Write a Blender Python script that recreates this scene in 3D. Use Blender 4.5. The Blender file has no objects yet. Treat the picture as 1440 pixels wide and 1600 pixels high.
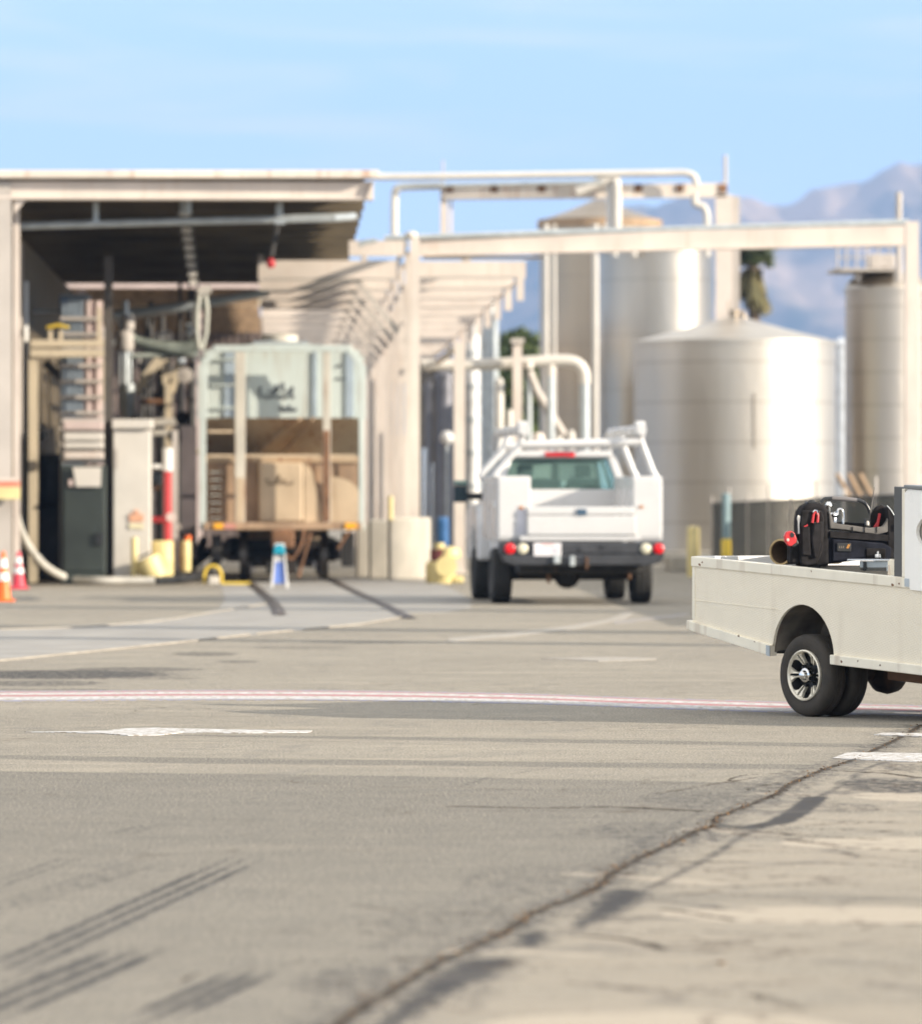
import bpy, bmesh, math, random
import numpy as np
from mathutils import Vector, Matrix, noise
R = math.radians
random.seed(7)
C = bpy.context.scene.collection
SC = bpy.context.scene

# ------------------------------------------------------------------ camera, world, sun, exposure
F, CAMZ, HOR, VPX = 9000.0, 1.5, 787.0, 430.0      # focal length in photo pixels, eye height, horizon row, vanishing point column
cam_d = bpy.data.cameras.new("camera")
cam = bpy.data.objects.new("camera", cam_d)
C.objects.link(cam)
cam.location = (0, 0, CAMZ)
cam.rotation_euler = (R(90), 0, 0)
cam_d.sensor_fit = 'HORIZONTAL'
cam_d.sensor_width = 36
cam_d.lens = F / 1440 * 36
cam_d.shift_x = (720 - VPX) / 1440
cam_d.shift_y = (HOR - 800) / 1440
cam_d.clip_start = 0.5
cam_d.clip_end = 80000
cam_d.dof.use_dof = True
cam_d.dof.focus_distance = 36.8
cam_d.dof.aperture_fstop = 3.7
cam_d.dof.aperture_blades = 0
SC.camera = cam
SC.render.engine = 'CYCLES'
SC.cycles.use_denoising = True
SC.cycles.max_bounces = 6
SC.cycles.diffuse_bounces = 3
SC.cycles.glossy_bounces = 3
SC.cycles.transmission_bounces = 4
SC.cycles.volume_bounces = 0
SC.cycles.caustics_reflective = False
SC.cycles.caustics_refractive = False
SC.cycles.sample_clamp_indirect = 4
SC.render.resolution_x, SC.render.resolution_y = 921, 1024
SC.view_settings.view_transform = 'Standard'
SC.view_settings.look = 'None'
SC.view_settings.exposure = 1.83
SC.view_settings.gamma = 1

SUN_EL, SUN_AZ = 17.6, 67.0       # azimuth measured from straight behind the camera towards its right
sd = Vector((math.sin(R(SUN_AZ)) * math.cos(R(SUN_EL)), -math.cos(R(SUN_AZ)) * math.cos(R(SUN_EL)), math.sin(R(SUN_EL))))
sun_d = bpy.data.lights.new("sun", 'SUN')
sun_d.energy = 2.3
sun_d.angle = R(0.5)
sun_d.color = (1.0, 0.89, 0.74)
sun = bpy.data.objects.new("sun", sun_d)
C.objects.link(sun)
sun.rotation_euler = sd.to_track_quat('Z', 'Y').to_euler()

W = bpy.data.worlds.new("World")
SC.world = W
W.use_nodes = True
nt = W.node_tree
for n in list(nt.nodes): nt.nodes.remove(n)
out = nt.nodes.new('ShaderNodeOutputWorld')
bg = nt.nodes.new('ShaderNodeBackground')
sky = nt.nodes.new('ShaderNodeTexSky')
sky.sky_type = 'NISHITA'
sky.sun_disc = False
sky.sun_elevation = R(SUN_EL)
sky.sun_rotation = math.atan2(sd.x, sd.y)
sky.altitude = 100
sky.air_density = 1.0
sky.dust_density = 0.3
sky.ozone_density = 2.5
geo = nt.nodes.new('ShaderNodeTexCoord')
# the low sky near the horizon reads from a little higher up in the dome, so that it stays blue as on a dry clear day
sep = nt.nodes.new('ShaderNodeSeparateXYZ')
mz = nt.nodes.new('ShaderNodeMath'); mz.operation = 'MULTIPLY_ADD'; mz.inputs[1].default_value = 2.4; mz.inputs[2].default_value = 0.195
cmb = nt.nodes.new('ShaderNodeCombineXYZ')
nrm = nt.nodes.new('ShaderNodeVectorMath'); nrm.operation = 'NORMALIZE'
nt.links.new(geo.outputs['Generated'], sep.inputs[0])
nt.links.new(sep.outputs[0], cmb.inputs[0]); nt.links.new(sep.outputs[1], cmb.inputs[1])
nt.links.new(sep.outputs[2], mz.inputs[0]); nt.links.new(mz.outputs[0], cmb.inputs[2])
nt.links.new(cmb.outputs[0], nrm.inputs[0]); nt.links.new(nrm.outputs[0], sky.inputs[0])
# thin high cloud
mp = nt.nodes.new('ShaderNodeMapping'); mp.inputs['Scale'].default_value = (9, 9, 60)
cn = nt.nodes.new('ShaderNodeTexNoise'); cn.inputs['Scale'].default_value = 1.6; cn.inputs['Detail'].default_value = 5; cn.inputs['Distortion'].default_value = 0.6
cr = nt.nodes.new('ShaderNodeValToRGB')
cr.color_ramp.elements[0].position = 0.38; cr.color_ramp.elements[0].color = (0, 0, 0, 1)
cr.color_ramp.elements[1].position = 0.72; cr.color_ramp.elements[1].color = (1, 1, 1, 1)
mx = nt.nodes.new('ShaderNodeMix'); mx.data_type = 'RGBA'
cm = nt.nodes.new('ShaderNodeMath'); cm.operation = 'MULTIPLY'; cm.inputs[1].default_value = 0.6
nt.links.new(geo.outputs['Generated'], mp.inputs[0]); nt.links.new(mp.outputs[0], cn.inputs[0])
nt.links.new(cn.outputs[0], cr.inputs[0]); nt.links.new(cr.outputs[0], cm.inputs[0])
# pale cloud veil, thickened overhead out of view to brighten the fill light
vr = nt.nodes.new('ShaderNodeMapRange'); vr.inputs[1].default_value = 0.08; vr.inputs[2].default_value = 0.22; vr.inputs[3].default_value = 0.25; vr.inputs[4].default_value = 0.88
va = nt.nodes.new('ShaderNodeMath'); va.operation = 'MAXIMUM'
nt.links.new(sep.outputs[2], vr.inputs[0]); nt.links.new(vr.outputs[0], va.inputs[0]); nt.links.new(cm.outputs[0], va.inputs[1])
lz = nt.nodes.new('ShaderNodeMapRange'); lz.inputs[1].default_value = 0.0; lz.inputs[2].default_value = 0.075; lz.inputs[3].default_value = 0.42; lz.inputs[4].default_value = 0.0
ad = nt.nodes.new('ShaderNodeMath'); ad.operation = 'ADD'; ad.use_clamp = True
nt.links.new(sep.outputs[2], lz.inputs[0]); nt.links.new(va.outputs[0], ad.inputs[0]); nt.links.new(lz.outputs[0], ad.inputs[1])
nt.links.new(ad.outputs[0], mx.inputs[0])
nt.links.new(sky.outputs[0], mx.inputs[6]); mx.inputs[7].default_value = (2.68, 2.58, 2.38, 1)
hs = nt.nodes.new('ShaderNodeHueSaturation'); hs.inputs['Saturation'].default_value = 1.0
nt.links.new(mx.outputs[2], hs.inputs['Color'])
nt.links.new(hs.outputs[0], bg.inputs[0]); bg.inputs[1].default_value = 0.15
nt.links.new(bg.outputs[0], out.inputs[0])

# ------------------------------------------------------------------ helpers
def P(px, py, y):
    return Vector(((px - VPX) / F * y, y, CAMZ + (HOR - py) / F * y))
def X(px, y): return (px - VPX) / F * y
def Z(py, y): return CAMZ + (HOR - py) / F * y
def G(px, py):
    y = CAMZ * F / (py - HOR)
    return ((px - VPX) / F * y, y)

MATS = {}
def mat(name, col, rough=0.6, metal=0.0, var=0.12, scale=3.0, bump=0.0, bscale=40.0, col2=None, streak=0.0, streak_col=(0.16, 0.075, 0.035), spec=None, anis=0.0, emis=None, stretch=(1, 1, 1), trans=0.0):
    m = bpy.data.materials.new(name); m.use_nodes = True
    t = m.node_tree; b = t.nodes['Principled BSDF']
    b.inputs['Roughness'].default_value = rough; b.inputs['Metallic'].default_value = metal
    if spec is not None: b.inputs['Specular IOR Level'].default_value = spec
    if anis: b.inputs['Anisotropic'].default_value = anis
    if trans: b.inputs['Transmission Weight'].default_value = trans
    tc = t.nodes.new('ShaderNodeTexCoord')
    mp = t.nodes.new('ShaderNodeMapping'); mp.inputs['Scale'].default_value = stretch
    t.links.new(tc.outputs['Object'], mp.inputs[0])
    n = t.nodes.new('ShaderNodeTexNoise'); n.inputs['Scale'].default_value = scale; n.inputs['Detail'].default_value = 6
    t.links.new(mp.outputs[0], n.inputs[0])
    mx = t.nodes.new('ShaderNodeMix'); mx.data_type = 'RGBA'
    c = list(col)
    c2 = list(col2) if col2 else [max(0, x * (1 - 2 * var)) for x in c]
    c1 = c if col2 else [min(1, x * (1 + var * 0.6)) for x in c]
    mr = t.nodes.new('ShaderNodeMapRange'); mr.inputs[1].default_value = 0.3; mr.inputs[2].default_value = 0.7
    t.links.new(n.outputs[0], mr.inputs[0]); t.links.new(mr.outputs[0], mx.inputs[0])
    mx.inputs[6].default_value = (*c2, 1); mx.inputs[7].default_value = (*c1, 1)
    last = mx.outputs[2]
    if streak:
        sp = t.nodes.new('ShaderNodeMapping'); sp.inputs['Scale'].default_value = (5, 5, 0.6)
        n2 = t.nodes.new('ShaderNodeTexNoise'); n2.inputs['Scale'].default_value = 1.6; n2.inputs['Detail'].default_value = 7
        t.links.new(tc.outputs['Object'], sp.inputs[0]); t.links.new(sp.outputs[0], n2.inputs[0])
        r2 = t.nodes.new('ShaderNodeMapRange'); r2.inputs[1].default_value = 0.56; r2.inputs[2].default_value = 0.74; r2.inputs[4].default_value = streak
        t.links.new(n2.outputs[0], r2.inputs[0])
        m2 = t.nodes.new('ShaderNodeMix'); m2.data_type = 'RGBA'
        t.links.new(r2.outputs[0], m2.inputs[0]); t.links.new(last, m2.inputs[6]); m2.inputs[7].default_value = (*streak_col, 1)
        last = m2.outputs[2]
    t.links.new(last, b.inputs['Base Color'])
    rr = t.nodes.new('ShaderNodeMapRange'); rr.inputs[3].default_value = max(0.02, rough - 0.08); rr.inputs[4].default_value = min(1, rough + 0.08)
    t.links.new(n.outputs[0], rr.inputs[0]); t.links.new(rr.outputs[0], b.inputs['Roughness'])
    if bump:
        nb = t.nodes.new('ShaderNodeTexNoise'); nb.inputs['Scale'].default_value = bscale; nb.inputs['Detail'].default_value = 3
        t.links.new(tc.outputs['Object'], nb.inputs[0])
        bp = t.nodes.new('ShaderNodeBump'); bp.inputs['Strength'].default_value = bump; bp.inputs['Distance'].default_value = 0.01
        t.links.new(nb.outputs[0], bp.inputs['Height']); t.links.new(bp.outputs[0], b.inputs['Normal'])
    if emis:
        b.inputs['Emission Color'].default_value = (*emis, 1); b.inputs['Emission Strength'].default_value = 1
    MATS[name] = m
    return m

class MB:
    def __init__(s): s.v = []; s.f = []
    def add(s, vs, fs):
        k = len(s.v); s.v += [tuple(v) for v in vs]; s.f += [tuple(i + k for i in f) for f in fs]; return s
    def box(s, x0, x1, y0, y1, z0, z1):
        if x0 > x1: x0, x1 = x1, x0
        if y0 > y1: y0, y1 = y1, y0
        if z0 > z1: z0, z1 = z1, z0
        return s.add([(x0, y0, z0), (x1, y0, z0), (x1, y1, z0), (x0, y1, z0), (x0, y0, z1), (x1, y0, z1), (x1, y1, z1), (x0, y1, z1)],
                     [(0, 3, 2, 1), (4, 5, 6, 7), (0, 1, 5, 4), (1, 2, 6, 5), (2, 3, 7, 6), (3, 0, 4, 7)])
    def beam(s, p, q, w, h, up=(0, 0, 1)):
        p, q = Vector(p), Vector(q); d = (q - p).normalized(); u = Vector(up)
        if abs(d.dot(u)) > 0.99: u = Vector((0, 1, 0))
        a = d.cross(u).normalized() * w / 2; b = a.cross(d).normalized() * h / 2
        vs = [p - a - b, p + a - b, p + a + b, p - a + b, q - a - b, q + a - b, q + a + b, q - a + b]
        return s.add(vs, [(0, 1, 2, 3), (7, 6, 5, 4), (0, 4, 5, 1), (1, 5, 6, 2), (2, 6, 7, 3), (3, 7, 4, 0)])
    def ibeam(s, p, q, w, h, t=0.03):
        p, q = Vector(p), Vector(q); z = Vector((0, 0, h / 2 - t / 2))
        s.beam(p + z, q + z, w, t); s.beam(p - z, q - z, w, t); s.beam(p, q, t, h - 2 * t); return s
    def tube(s, pts, r, n=10, caps=True):
        pts = [Vector(p) for p in pts]; m = len(pts); rs = r if isinstance(r, (list, tuple)) else [r] * m
        k0 = len(s.v); ref = None
        for i, p in enumerate(pts):
            d = (pts[min(i + 1, m - 1)] - pts[max(i - 1, 0)]).normalized()
            if ref is None:
                ref = Vector((0, 0, 1)) if abs(d.z) < 0.9 else Vector((1, 0, 0))
            a = (ref - d * ref.dot(d)).normalized(); ref = a; b = d.cross(a)
            for j in range(n):
                t = 2 * math.pi * j / n
                s.v.append(tuple(p + (a * math.cos(t) + b * math.sin(t)) * rs[i]))
        for i in range(m - 1):
            for j in range(n):
                a, b = k0 + i * n + j, k0 + i * n + (j + 1) % n
                s.f.append((a, b, b + n, a + n))
        if caps:
            s.f.append(tuple(k0 + j for j in range(n))[::-1]); s.f.append(tuple(k0 + (m - 1) * n + j for j in range(n)))
        return s
    def lathe(s, prof, c=(0, 0, 0), n=32, axis='z'):
        k0 = len(s.v); c = Vector(c)
        for (r, h) in prof:
            for j in range(n):
                t = 2 * math.pi * j / n; a, b = r * math.cos(t), r * math.sin(t)
                s.v.append(tuple(c + (Vector((a, b, h)) if axis == 'z' else Vector((a, h, b)) if axis == 'y' else Vector((h, a, b)))))
        for i in range(len(prof) - 1):
            for j in range(n):
                a, b = k0 + i * n + j, k0 + i * n + (j + 1) % n
                s.f.append((a, b, b + n, a + n))
        return s
    def prism(s, poly, a0, a1, plane='xz'):
        n = len(poly)
        def v(p, a): return (p[0], a, p[1]) if plane == 'xz' else (p[0], p[1], a) if plane == 'xy' else (a, p[0], p[1])
        return s.add([v(p, a0) for p in poly] + [v(p, a1) for p in poly],
                     [tuple(range(n)), tuple(range(2 * n - 1, n - 1, -1))] + [(i, i + n, (i + 1) % n + n, (i + 1) % n) for i in range(n)])
    def xf(s, fn): s.v = [tuple(fn(Vector(v))) for v in s.v]; return s
    def build(s, name, m, parent=None, bevel=0.0, smooth=False, world=True, seg=2):
        vs = s.v
        if parent is not None:
            if world and parent.type == 'EMPTY' and parent.get('_w', True):
                o = Vector(parent.location); vs = [tuple(Vector(v) - o) for v in vs]
            loc = (0, 0, 0)
        else:
            xs = [v[0] for v in vs]; ys = [v[1] for v in vs]; zs = [v[2] for v in vs]
            loc = ((min(xs) + max(xs)) / 2, (min(ys) + max(ys)) / 2, min(zs)); vs = [(v[0] - loc[0], v[1] - loc[1], v[2] - loc[2]) for v in vs]
        me = bpy.data.meshes.new(name); me.from_pydata(vs, [], s.f); me.validate()
        bm = bmesh.new(); bm.from_mesh(me); bmesh.ops.recalc_face_normals(bm, faces=bm.faces); bm.to_mesh(me); bm.free()
        if smooth:
            me.polygons.foreach_set('use_smooth', [True] * len(me.polygons))
            if hasattr(me, 'set_sharp_from_angle'): me.set_sharp_from_angle(angle=R(38))
        me.materials.append(m)
        ob = bpy.data.objects.new(name, me); ob.location = loc; C.objects.link(ob)
        if parent is not None: ob.parent = parent
        if bevel:
            b = ob.modifiers.new('bevel', 'BEVEL'); b.width = bevel; b.segments = seg; b.limit_method = 'ANGLE'; b.angle_limit = R(35)
            b.harden_normals = False
        return ob

def tag(o, label=None, cat=None, group=None, kind=None):
    if label: o['label'] = label
    if cat: o['category'] = cat
    if group: o['group'] = group
    if kind: o['kind'] = kind
    return o
def thing(name, label, cat, loc=(0, 0, 0), rz=0, group=None):
    o = bpy.data.objects.new(name, None); C.objects.link(o); o.location = loc; o.rotation_euler = (0, 0, rz)
    o.empty_display_size = 0.2
    return tag(o, label, cat, group)
def sub(mb, name, m, par, local=True, **k):           # a part whose coordinates are already the parent's own
    return mb.build(name, m, par, world=False, **k)
def copy_tree(o, loc, label=None, rz=None):
    c = o.copy(); C.objects.link(c); c.location = loc
    if label: c['label'] = label
    if rz is not None: c.rotation_euler = (0, 0, rz)
    for ch in list(o.children):
        d = ch.copy(); C.objects.link(d); d.parent = c
        for g in list(ch.children):
            e = g.copy(); C.objects.link(e); e.parent = d
    return c

# ------------------------------------------------------------------ materials
cream = mat('cream_paint', (0.69, 0.605, 0.53), 0.5, var=0.07, scale=1.2, streak=0.25, streak_col=(0.45, 0.26, 0.15))
cream_rust = mat('cream_paint_rusty', (0.78, 0.69, 0.59), 0.5, var=0.1, scale=1.0, streak=0.7, streak_col=(0.42, 0.17, 0.06))
cream_warm = mat('warm_cream_paint', (0.68, 0.58, 0.42), 0.5, var=0.08, scale=1.2, streak=0.2)
greige = mat('greige_paint', (0.52, 0.47, 0.42), 0.55, var=0.1, scale=1.0)
pinkish = mat('pinkish_siding', (0.62, 0.50, 0.46), 0.6, var=0.1, scale=1.0)
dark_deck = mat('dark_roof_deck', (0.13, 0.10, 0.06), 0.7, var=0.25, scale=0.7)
dark_steel = mat('dark_steel', (0.06, 0.055, 0.05), 0.6, var=0.3, scale=2)
galv = mat('galvanised_steel', (0.50, 0.54, 0.55), 0.42, metal=0.35, var=0.1, scale=4)
white_paint = mat('white_paint', (0.68, 0.67, 0.645), 0.32, var=0.03, scale=2)
off_white = mat('off_white_paint', (0.64, 0.60, 0.535), 0.45, var=0.06, scale=1.5)
concrete = mat('concrete', (0.50, 0.46, 0.39), 0.85, var=0.14, scale=2.5, bump=0.3, bscale=30, stretch=(1, 1, 0.4))
rubber = mat('tyre_rubber', (0.022, 0.021, 0.019), 0.75, var=0.25, scale=8, bump=0.2, bscale=60)
black_plastic = mat('black_plastic', (0.02, 0.021, 0.022), 0.45, var=0.2, scale=6)
black_under = mat('greasy_black_steel', (0.025, 0.022, 0.018), 0.6, var=0.4, scale=5, streak=0.4)
yellow = mat('yellow_paint', (0.78, 0.56, 0.06), 0.45, var=0.1, scale=3)
pale_yellow = mat('pale_yellow_paint', (0.72, 0.60, 0.28), 0.5, var=0.1, scale=3)
red = mat('red_paint', (0.50, 0.035, 0.04), 0.4, var=0.12, scale=3)
pink_red = mat('faded_red_plastic', (0.72, 0.05, 0.08), 0.5, var=0.1, scale=4)
orange = mat('orange_plastic', (0.88, 0.17, 0.02), 0.45, var=0.08, scale=4)
reflect_white = mat('white_reflective_sleeve', (0.82, 0.80, 0.77), 0.35, var=0.04, scale=4)
blue = mat('blue_plastic', (0.03, 0.12, 0.30), 0.4, var=0.12, scale=4)
teal = mat('teal_plastic', (0.01, 0.33, 0.46), 0.4, var=0.1, scale=4)
chrome = mat('chrome', (0.85, 0.84, 0.82), 0.12, metal=1.0, var=0.03, scale=5)
dark_green = mat('dark_green_enamel', (0.032, 0.042, 0.036), 0.5, var=0.2, scale=1.5)
rust = mat('rusty_steel', (0.22, 0.11, 0.055), 0.8, var=0.3, scale=3)
wood = mat('weathered_wood', (0.42, 0.29, 0.18), 0.8, var=0.25, scale=4, stretch=(1, 8, 1))

def stainless(name, base, rough, seams, vs=0.0, H=6.0, warm=(0.30, 0.25, 0.20), wa=0.35):
    """brushed stainless plates: broad bands between welds, each plate a little different"""
    m = mat(name, base, rough, metal=0.92, var=0.10, scale=0.9, anis=0.0, stretch=(1, 1, 0.12))
    t = m.node_tree; b = t.nodes['Principled BSDF']
    tc = [n for n in t.nodes if n.type == 'TEX_COORD'][0]
    last = b.inputs['Base Color'].links[0].from_socket
    sx = t.nodes.new('ShaderNodeSeparateXYZ'); t.links.new(tc.outputs['Object'], sx.inputs[0])
    # weld seams at regular heights
    mod = t.nodes.new('ShaderNodeMath'); mod.operation = 'PINGPONG'; mod.inputs[1].default_value = seams / 2
    t.links.new(sx.outputs[2], mod.inputs[0])
    lt = t.nodes.new('ShaderNodeMapRange'); lt.inputs[1].default_value = 0.0; lt.inputs[2].default_value = 0.05; lt.inputs[3].default_value = 0.45; lt.inputs[4].default_value = 0
    t.links.new(mod.outputs[0], lt.inputs[0])
    mxx = t.nodes.new('ShaderNodeMix'); mxx.data_type = 'RGBA'
    t.links.new(lt.outputs[0], mxx.inputs[0]); t.links.new(last, mxx.inputs[6]); mxx.inputs[7].default_value = (*warm, 1)
    t.links.new(mxx.outputs[2], b.inputs['Base Color'])
    # faint vertical dents/waves of thin plate
    n = t.nodes.new('ShaderNodeTexNoise'); n.inputs['Scale'].default_value = 2.2; n.inputs['Detail'].default_value = 3
    mp = t.nodes.new('ShaderNodeMapping'); mp.inputs['Scale'].default_value = (1, 1, 0.35)
    t.links.new(tc.outputs['Object'], mp.inputs[0]); t.links.new(mp.outputs[0], n.inputs[0])
    bp = t.nodes.new('ShaderNodeBump'); bp.inputs['Strength'].default_value = 0.25; bp.inputs['Distance'].default_value = 0.05
    t.links.new(n.outputs[0], bp.inputs['Height']); t.links.new(bp.outputs[0], b.inputs['Normal'])
    return m
steel_a = stainless('stainless_plate', (0.62, 0.575, 0.505), 0.44, 1.02)
steel_b = stainless('stainless_plate_tall', (0.50, 0.45, 0.38), 0.33, 1.6)
steel_c = stainless('stainless_plate_brown', (0.44, 0.36, 0.27), 0.36, 2.2)
steel_d = stainless('stainless_plate_small', (0.52, 0.46, 0.385), 0.36, 0.75)
# ------------------------------------------------------------------ ground
def seg_dist(px, py, line):
    """distance of every point to a polyline (metres)"""
    d = np.full(px.shape, 1e9)
    for (x0, y0), (x1, y1) in zip(line[:-1], line[1:]):
        dx, dy = x1 - x0, y1 - y0; L = dx * dx + dy * dy + 1e-12
        t = np.clip(((px - x0) * dx + (py - y0) * dy) / L, 0, 1)
        d = np.minimum(d, np.hypot(px - x0 - t * dx, py - y0 - t * dy))
    return d
def in_poly(px, py, poly):
    c = np.zeros(px.shape, bool); n = len(poly)
    for i in range(n):
        x0, y0 = poly[i]; x1, y1 = poly[(i + 1) % n]
        k = ((y0 > py) != (y1 > py)) & (px < (x1 - x0) * (py - y0) / (y1 - y0 + 1e-12) + x0)
        c ^= k
    return c
rows = np.unique(np.concatenate([np.geomspace(11.5, 46, 520), np.geomspace(46, 135, 160)]))
cols = np.linspace(-640, 1330, 420)
gx = (cols[None, :] / F) * rows[:, None]; gy = np.repeat(rows[:, None], len(cols), 1)
nr, nc = gx.shape
tar_shade = np.zeros(gx.shape); crk = np.zeros(gx.shape); tan = np.zeros(gx.shape); con = np.zeros(gx.shape)
def L(*pts): return [G(*p) for p in pts]
def line_mask(line, w, soft): return np.clip((w + soft - seg_dist(gx, gy, line)) / soft, 0, 1)
main = L((1440, 1133), (1395, 1158), (1330, 1188), (1282, 1204), (1240, 1222), (1212, 1241), (1160, 1262), (1118, 1278), (1112, 1293), (1088, 1298), (1042, 1322), (1000, 1340), (955, 1365), (935, 1385), (900, 1402), (830, 1428), (790, 1455), (745, 1478), (690, 1500), (600, 1555), (540, 1590), (480, 1640))
crk = np.maximum(crk, line_mask(main, 0.004, 0.044))
tan = np.maximum(tan, 0.3 * line_mask(main, 0.02, 0.12))
tar_shade = np.maximum(tar_shade, 0.62 * line_mask(main, 0.02, 0.32))
side = L((1385, 1190), (1350, 1202), (1320, 1225), (1270, 1250), (1245, 1272), (1205, 1288), (1160, 1305), (1125, 1330), (1062, 1365), (1020, 1385), (985, 1402), (960, 1425), (900, 1450))
tar_shade = np.maximum(tar_shade, .66 * line_mask(side, 0.006, 0.06))
tar_shade = np.maximum(tar_shade, 1.0 * line_mask(L((1275, 1246), (1245, 1270), (1215, 1286), (1165, 1294)), 0.04, 0.06))
tar_shade = np.maximum(tar_shade, 0.45 * line_mask(L((720, 1230), (760, 1215), (860, 1200)), 0.01, 0.05))
for ln, w, s, a in [
    (L((705, 1260), (830, 1263), (960, 1261), (1100, 1268)), 0.02, 0.08, 0.9), (L((1275, 1203), (1380, 1208), (1440, 1216)), 0.01, 0.05, 1.0),
    (L((1140, 1296), (1260, 1306), (1370, 1312)), 0.01, 0.07, 0.8), (L((430, 1448), (600, 1443), (760, 1440)), 0.015, 0.07, 0.5),
    (L((900, 1462), (960, 1466), (1010, 1475), (1035, 1484)), 0.01, 0.05, 0.9), (L((880, 1535), (1000, 1545), (1180, 1556), (1250, 1578)), 0.015, 0.07, 0.6),
    (L((1225, 1312), (1330, 1325), (1440, 1330)), 0.008, 0.03, 1.0), (L((1035, 1420), (1150, 1438), (1300, 1442), (1440, 1445)), 0.008, 0.03, 1.0),
    (L((1180, 1215), (1100, 1228), (1030, 1240)), 0.01, 0.06, 0.6), (L((0, 1183), (160, 1181), (330, 1190)), 0.01, 0.1, 0.35)]:
    rg_ = np.vectorize(lambda a_, b_: noise.noise(Vector((a_ * 5, b_ * 2.2, 1.7))))(gx[::1], gy[::1]) if False else 0
    crk = np.maximum(crk, a * line_mask(ln, w, s))
for ln, w, s, a in [(L((905, 1366), (990, 1372), (1105, 1380)), 0.05, 0.07, 1.0), (L((715, 1487), (800, 1487), (915, 1492)), 0.03, 0.06, 1.0),
                    (L((1085, 1296), (1150, 1300), (1245, 1303)), 0.04, 0.08, 0.9), (L((1200, 1240), (1300, 1242), (1440, 1243)), 0.05, 0.08, 0.9),
                    (L((1250, 1215), (1300, 1195), (1340, 1180)), 0.02, 0.12, 0.5)]:
    tan = np.maximum(tan, a * line_mask(ln, w, s))
def blob(px, py, rx, ry, a, arr, soft=0.35):
    global tar_shade, tan
    x, y = G(px, py); sx = rx / F * y; y0 = G(px, py + ry)[1]; sy = max(0.02, abs(y - y0))
    d = np.hypot((gx - x) / sx, (gy - y) / sy); v = a * np.clip((1 + soft - d) / soft, 0, 1)
    arr[:] = np.maximum(arr, v)
for b in [(700, 1560, 60, 20, .4), (1010, 1300, 90, 14, .45),
          (870, 1375, 140, 22, .4), (760, 1440, 160, 26, .4), (620, 1540, 140, 30, .5),
          (1390, 1228, 70, 10, .7), (1310, 1262, 60, 7, .5), (1420, 1200, 40, 6, .5), (1100, 1250, 90, 12, .45), (1180, 1230, 60, 8, .4),
          (90, 1054, 150, 6, .75), (210, 1046, 90, 3, .6), (60, 1068, 90, 4, .6), (320, 1022, 45, 3, .6), (370, 1034, 30, 2, .6), (60, 1078, 120, 2, .5), (470, 1012, 70, 2.4, .5), (560, 1004, 80, 2.2, .5), (250, 1060, 60, 2.5, .5),  # the two rightmost blobs are tree shade painted into this mask
          (400, 1400, 120, 9, .25), (1250, 1560, 220, 26, .2), (1330, 1500, 200, 18, .22)]:
    blob(b[0], b[1], b[2], b[3], b[4], tar_shade, 0.6)
for b in [(1400, 1318, 175, 9, 1), (1330, 1430, 290, 14, .95), (1040, 1612, 290, 34, 1), (1420, 1245, 85, 7, .9), (1125, 1508, 10, 4, .6), (1300, 1350, 260, 26, .35), (1260, 1275, 150, 14, .35)]:
    blob(b[0], b[1], b[2], b[3], b[4], tan, 0.06 if b[4] > .8 else .8)
def stain(pts, a, soft=0.085):
    global tar_shade
    pl = [G(*p) for p in pts]; d = seg_dist(gx, gy, pl + [pl[0]]); s_ = np.where(in_poly(gx, gy, pl), d, -d)
    tar_shade = np.maximum(tar_shade, a * np.clip(.5 + s_ / (2 * soft), 0, 1))
for pts, a in [([(955, 1385), (1005, 1392), (1030, 1380), (1010, 1405), (985, 1422), (955, 1436), (900, 1456), (888, 1448), (905, 1428), (925, 1402)], 1.0),
               ([(790, 1462), (850, 1450), (870, 1470), (838, 1482), (795, 1482)], .95), ([(715, 1500), (790, 1496), (815, 1506), (770, 1528), (715, 1552), (640, 1600), (540, 1640), (640, 1545)], 1.0),
               ([(985, 1316), (1012, 1296), (1024, 1300), (1020, 1328), (992, 1334)], .8), ([(1084, 1298), (1097, 1298), (1093, 1318), (1070, 1318)], 1.0), ([(1106, 1298), (1121, 1298), (1124, 1315), (1104, 1315)], 1.0),
               ([(1100, 1286), (1165, 1291), (1200, 1285), (1238, 1262), (1252, 1245), (1280, 1246), (1264, 1263), (1226, 1286), (1180, 1297), (1110, 1292)], 1.0),
               ([(880, 1392), (930, 1372), (1000, 1378), (960, 1390), (900, 1400)], .75), ([(560, 1480), (640, 1440), (720, 1410), (800, 1385), (840, 1380), (790, 1405), (700, 1440), (640, 1475), (600, 1500)], .5),
               ([(930, 1340), (1010, 1300), (1090, 1265), (1130, 1255), (1080, 1288), (1010, 1322), (960, 1345)], .6), ([(480, 1590), (600, 1520), (640, 1510), (590, 1550), (520, 1600)], .6),
               ([(1330, 1222), (1440, 1214), (1440, 1238), (1370, 1240), (1310, 1236)], .55), ([(1140, 1240), (1210, 1205), (1260, 1198), (1230, 1216), (1180, 1240)], .6)]:
    stain(pts, a)
rb = random.Random(21)
for k in range(34):
    i = rb.randrange(3, len(main) - 2); t_ = rb.random(); x = main[i][0] * (1 - t_) + main[i + 1][0] * t_; y = main[i][1] * (1 - t_) + main[i + 1][1] * t_
    s_ = rb.choice((-1, 1, 1)); a = rb.uniform(-.5, .5); ln = [(x, y)]
    for q in range(rb.randint(3, 7)):
        a += rb.uniform(-.5, .5); st_ = rb.uniform(.06, .26); x += s_ * st_ * math.cos(a); y += st_ * math.sin(a) * 1.3; ln.append((x, y))
    crk = np.maximum(crk, rb.uniform(.55, .95) * line_mask(ln, .001, rb.uniform(.015, .035)))
    if rb.random() < .4: tar_shade = np.maximum(tar_shade, .5 * line_mask(ln, .01, .10))
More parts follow.
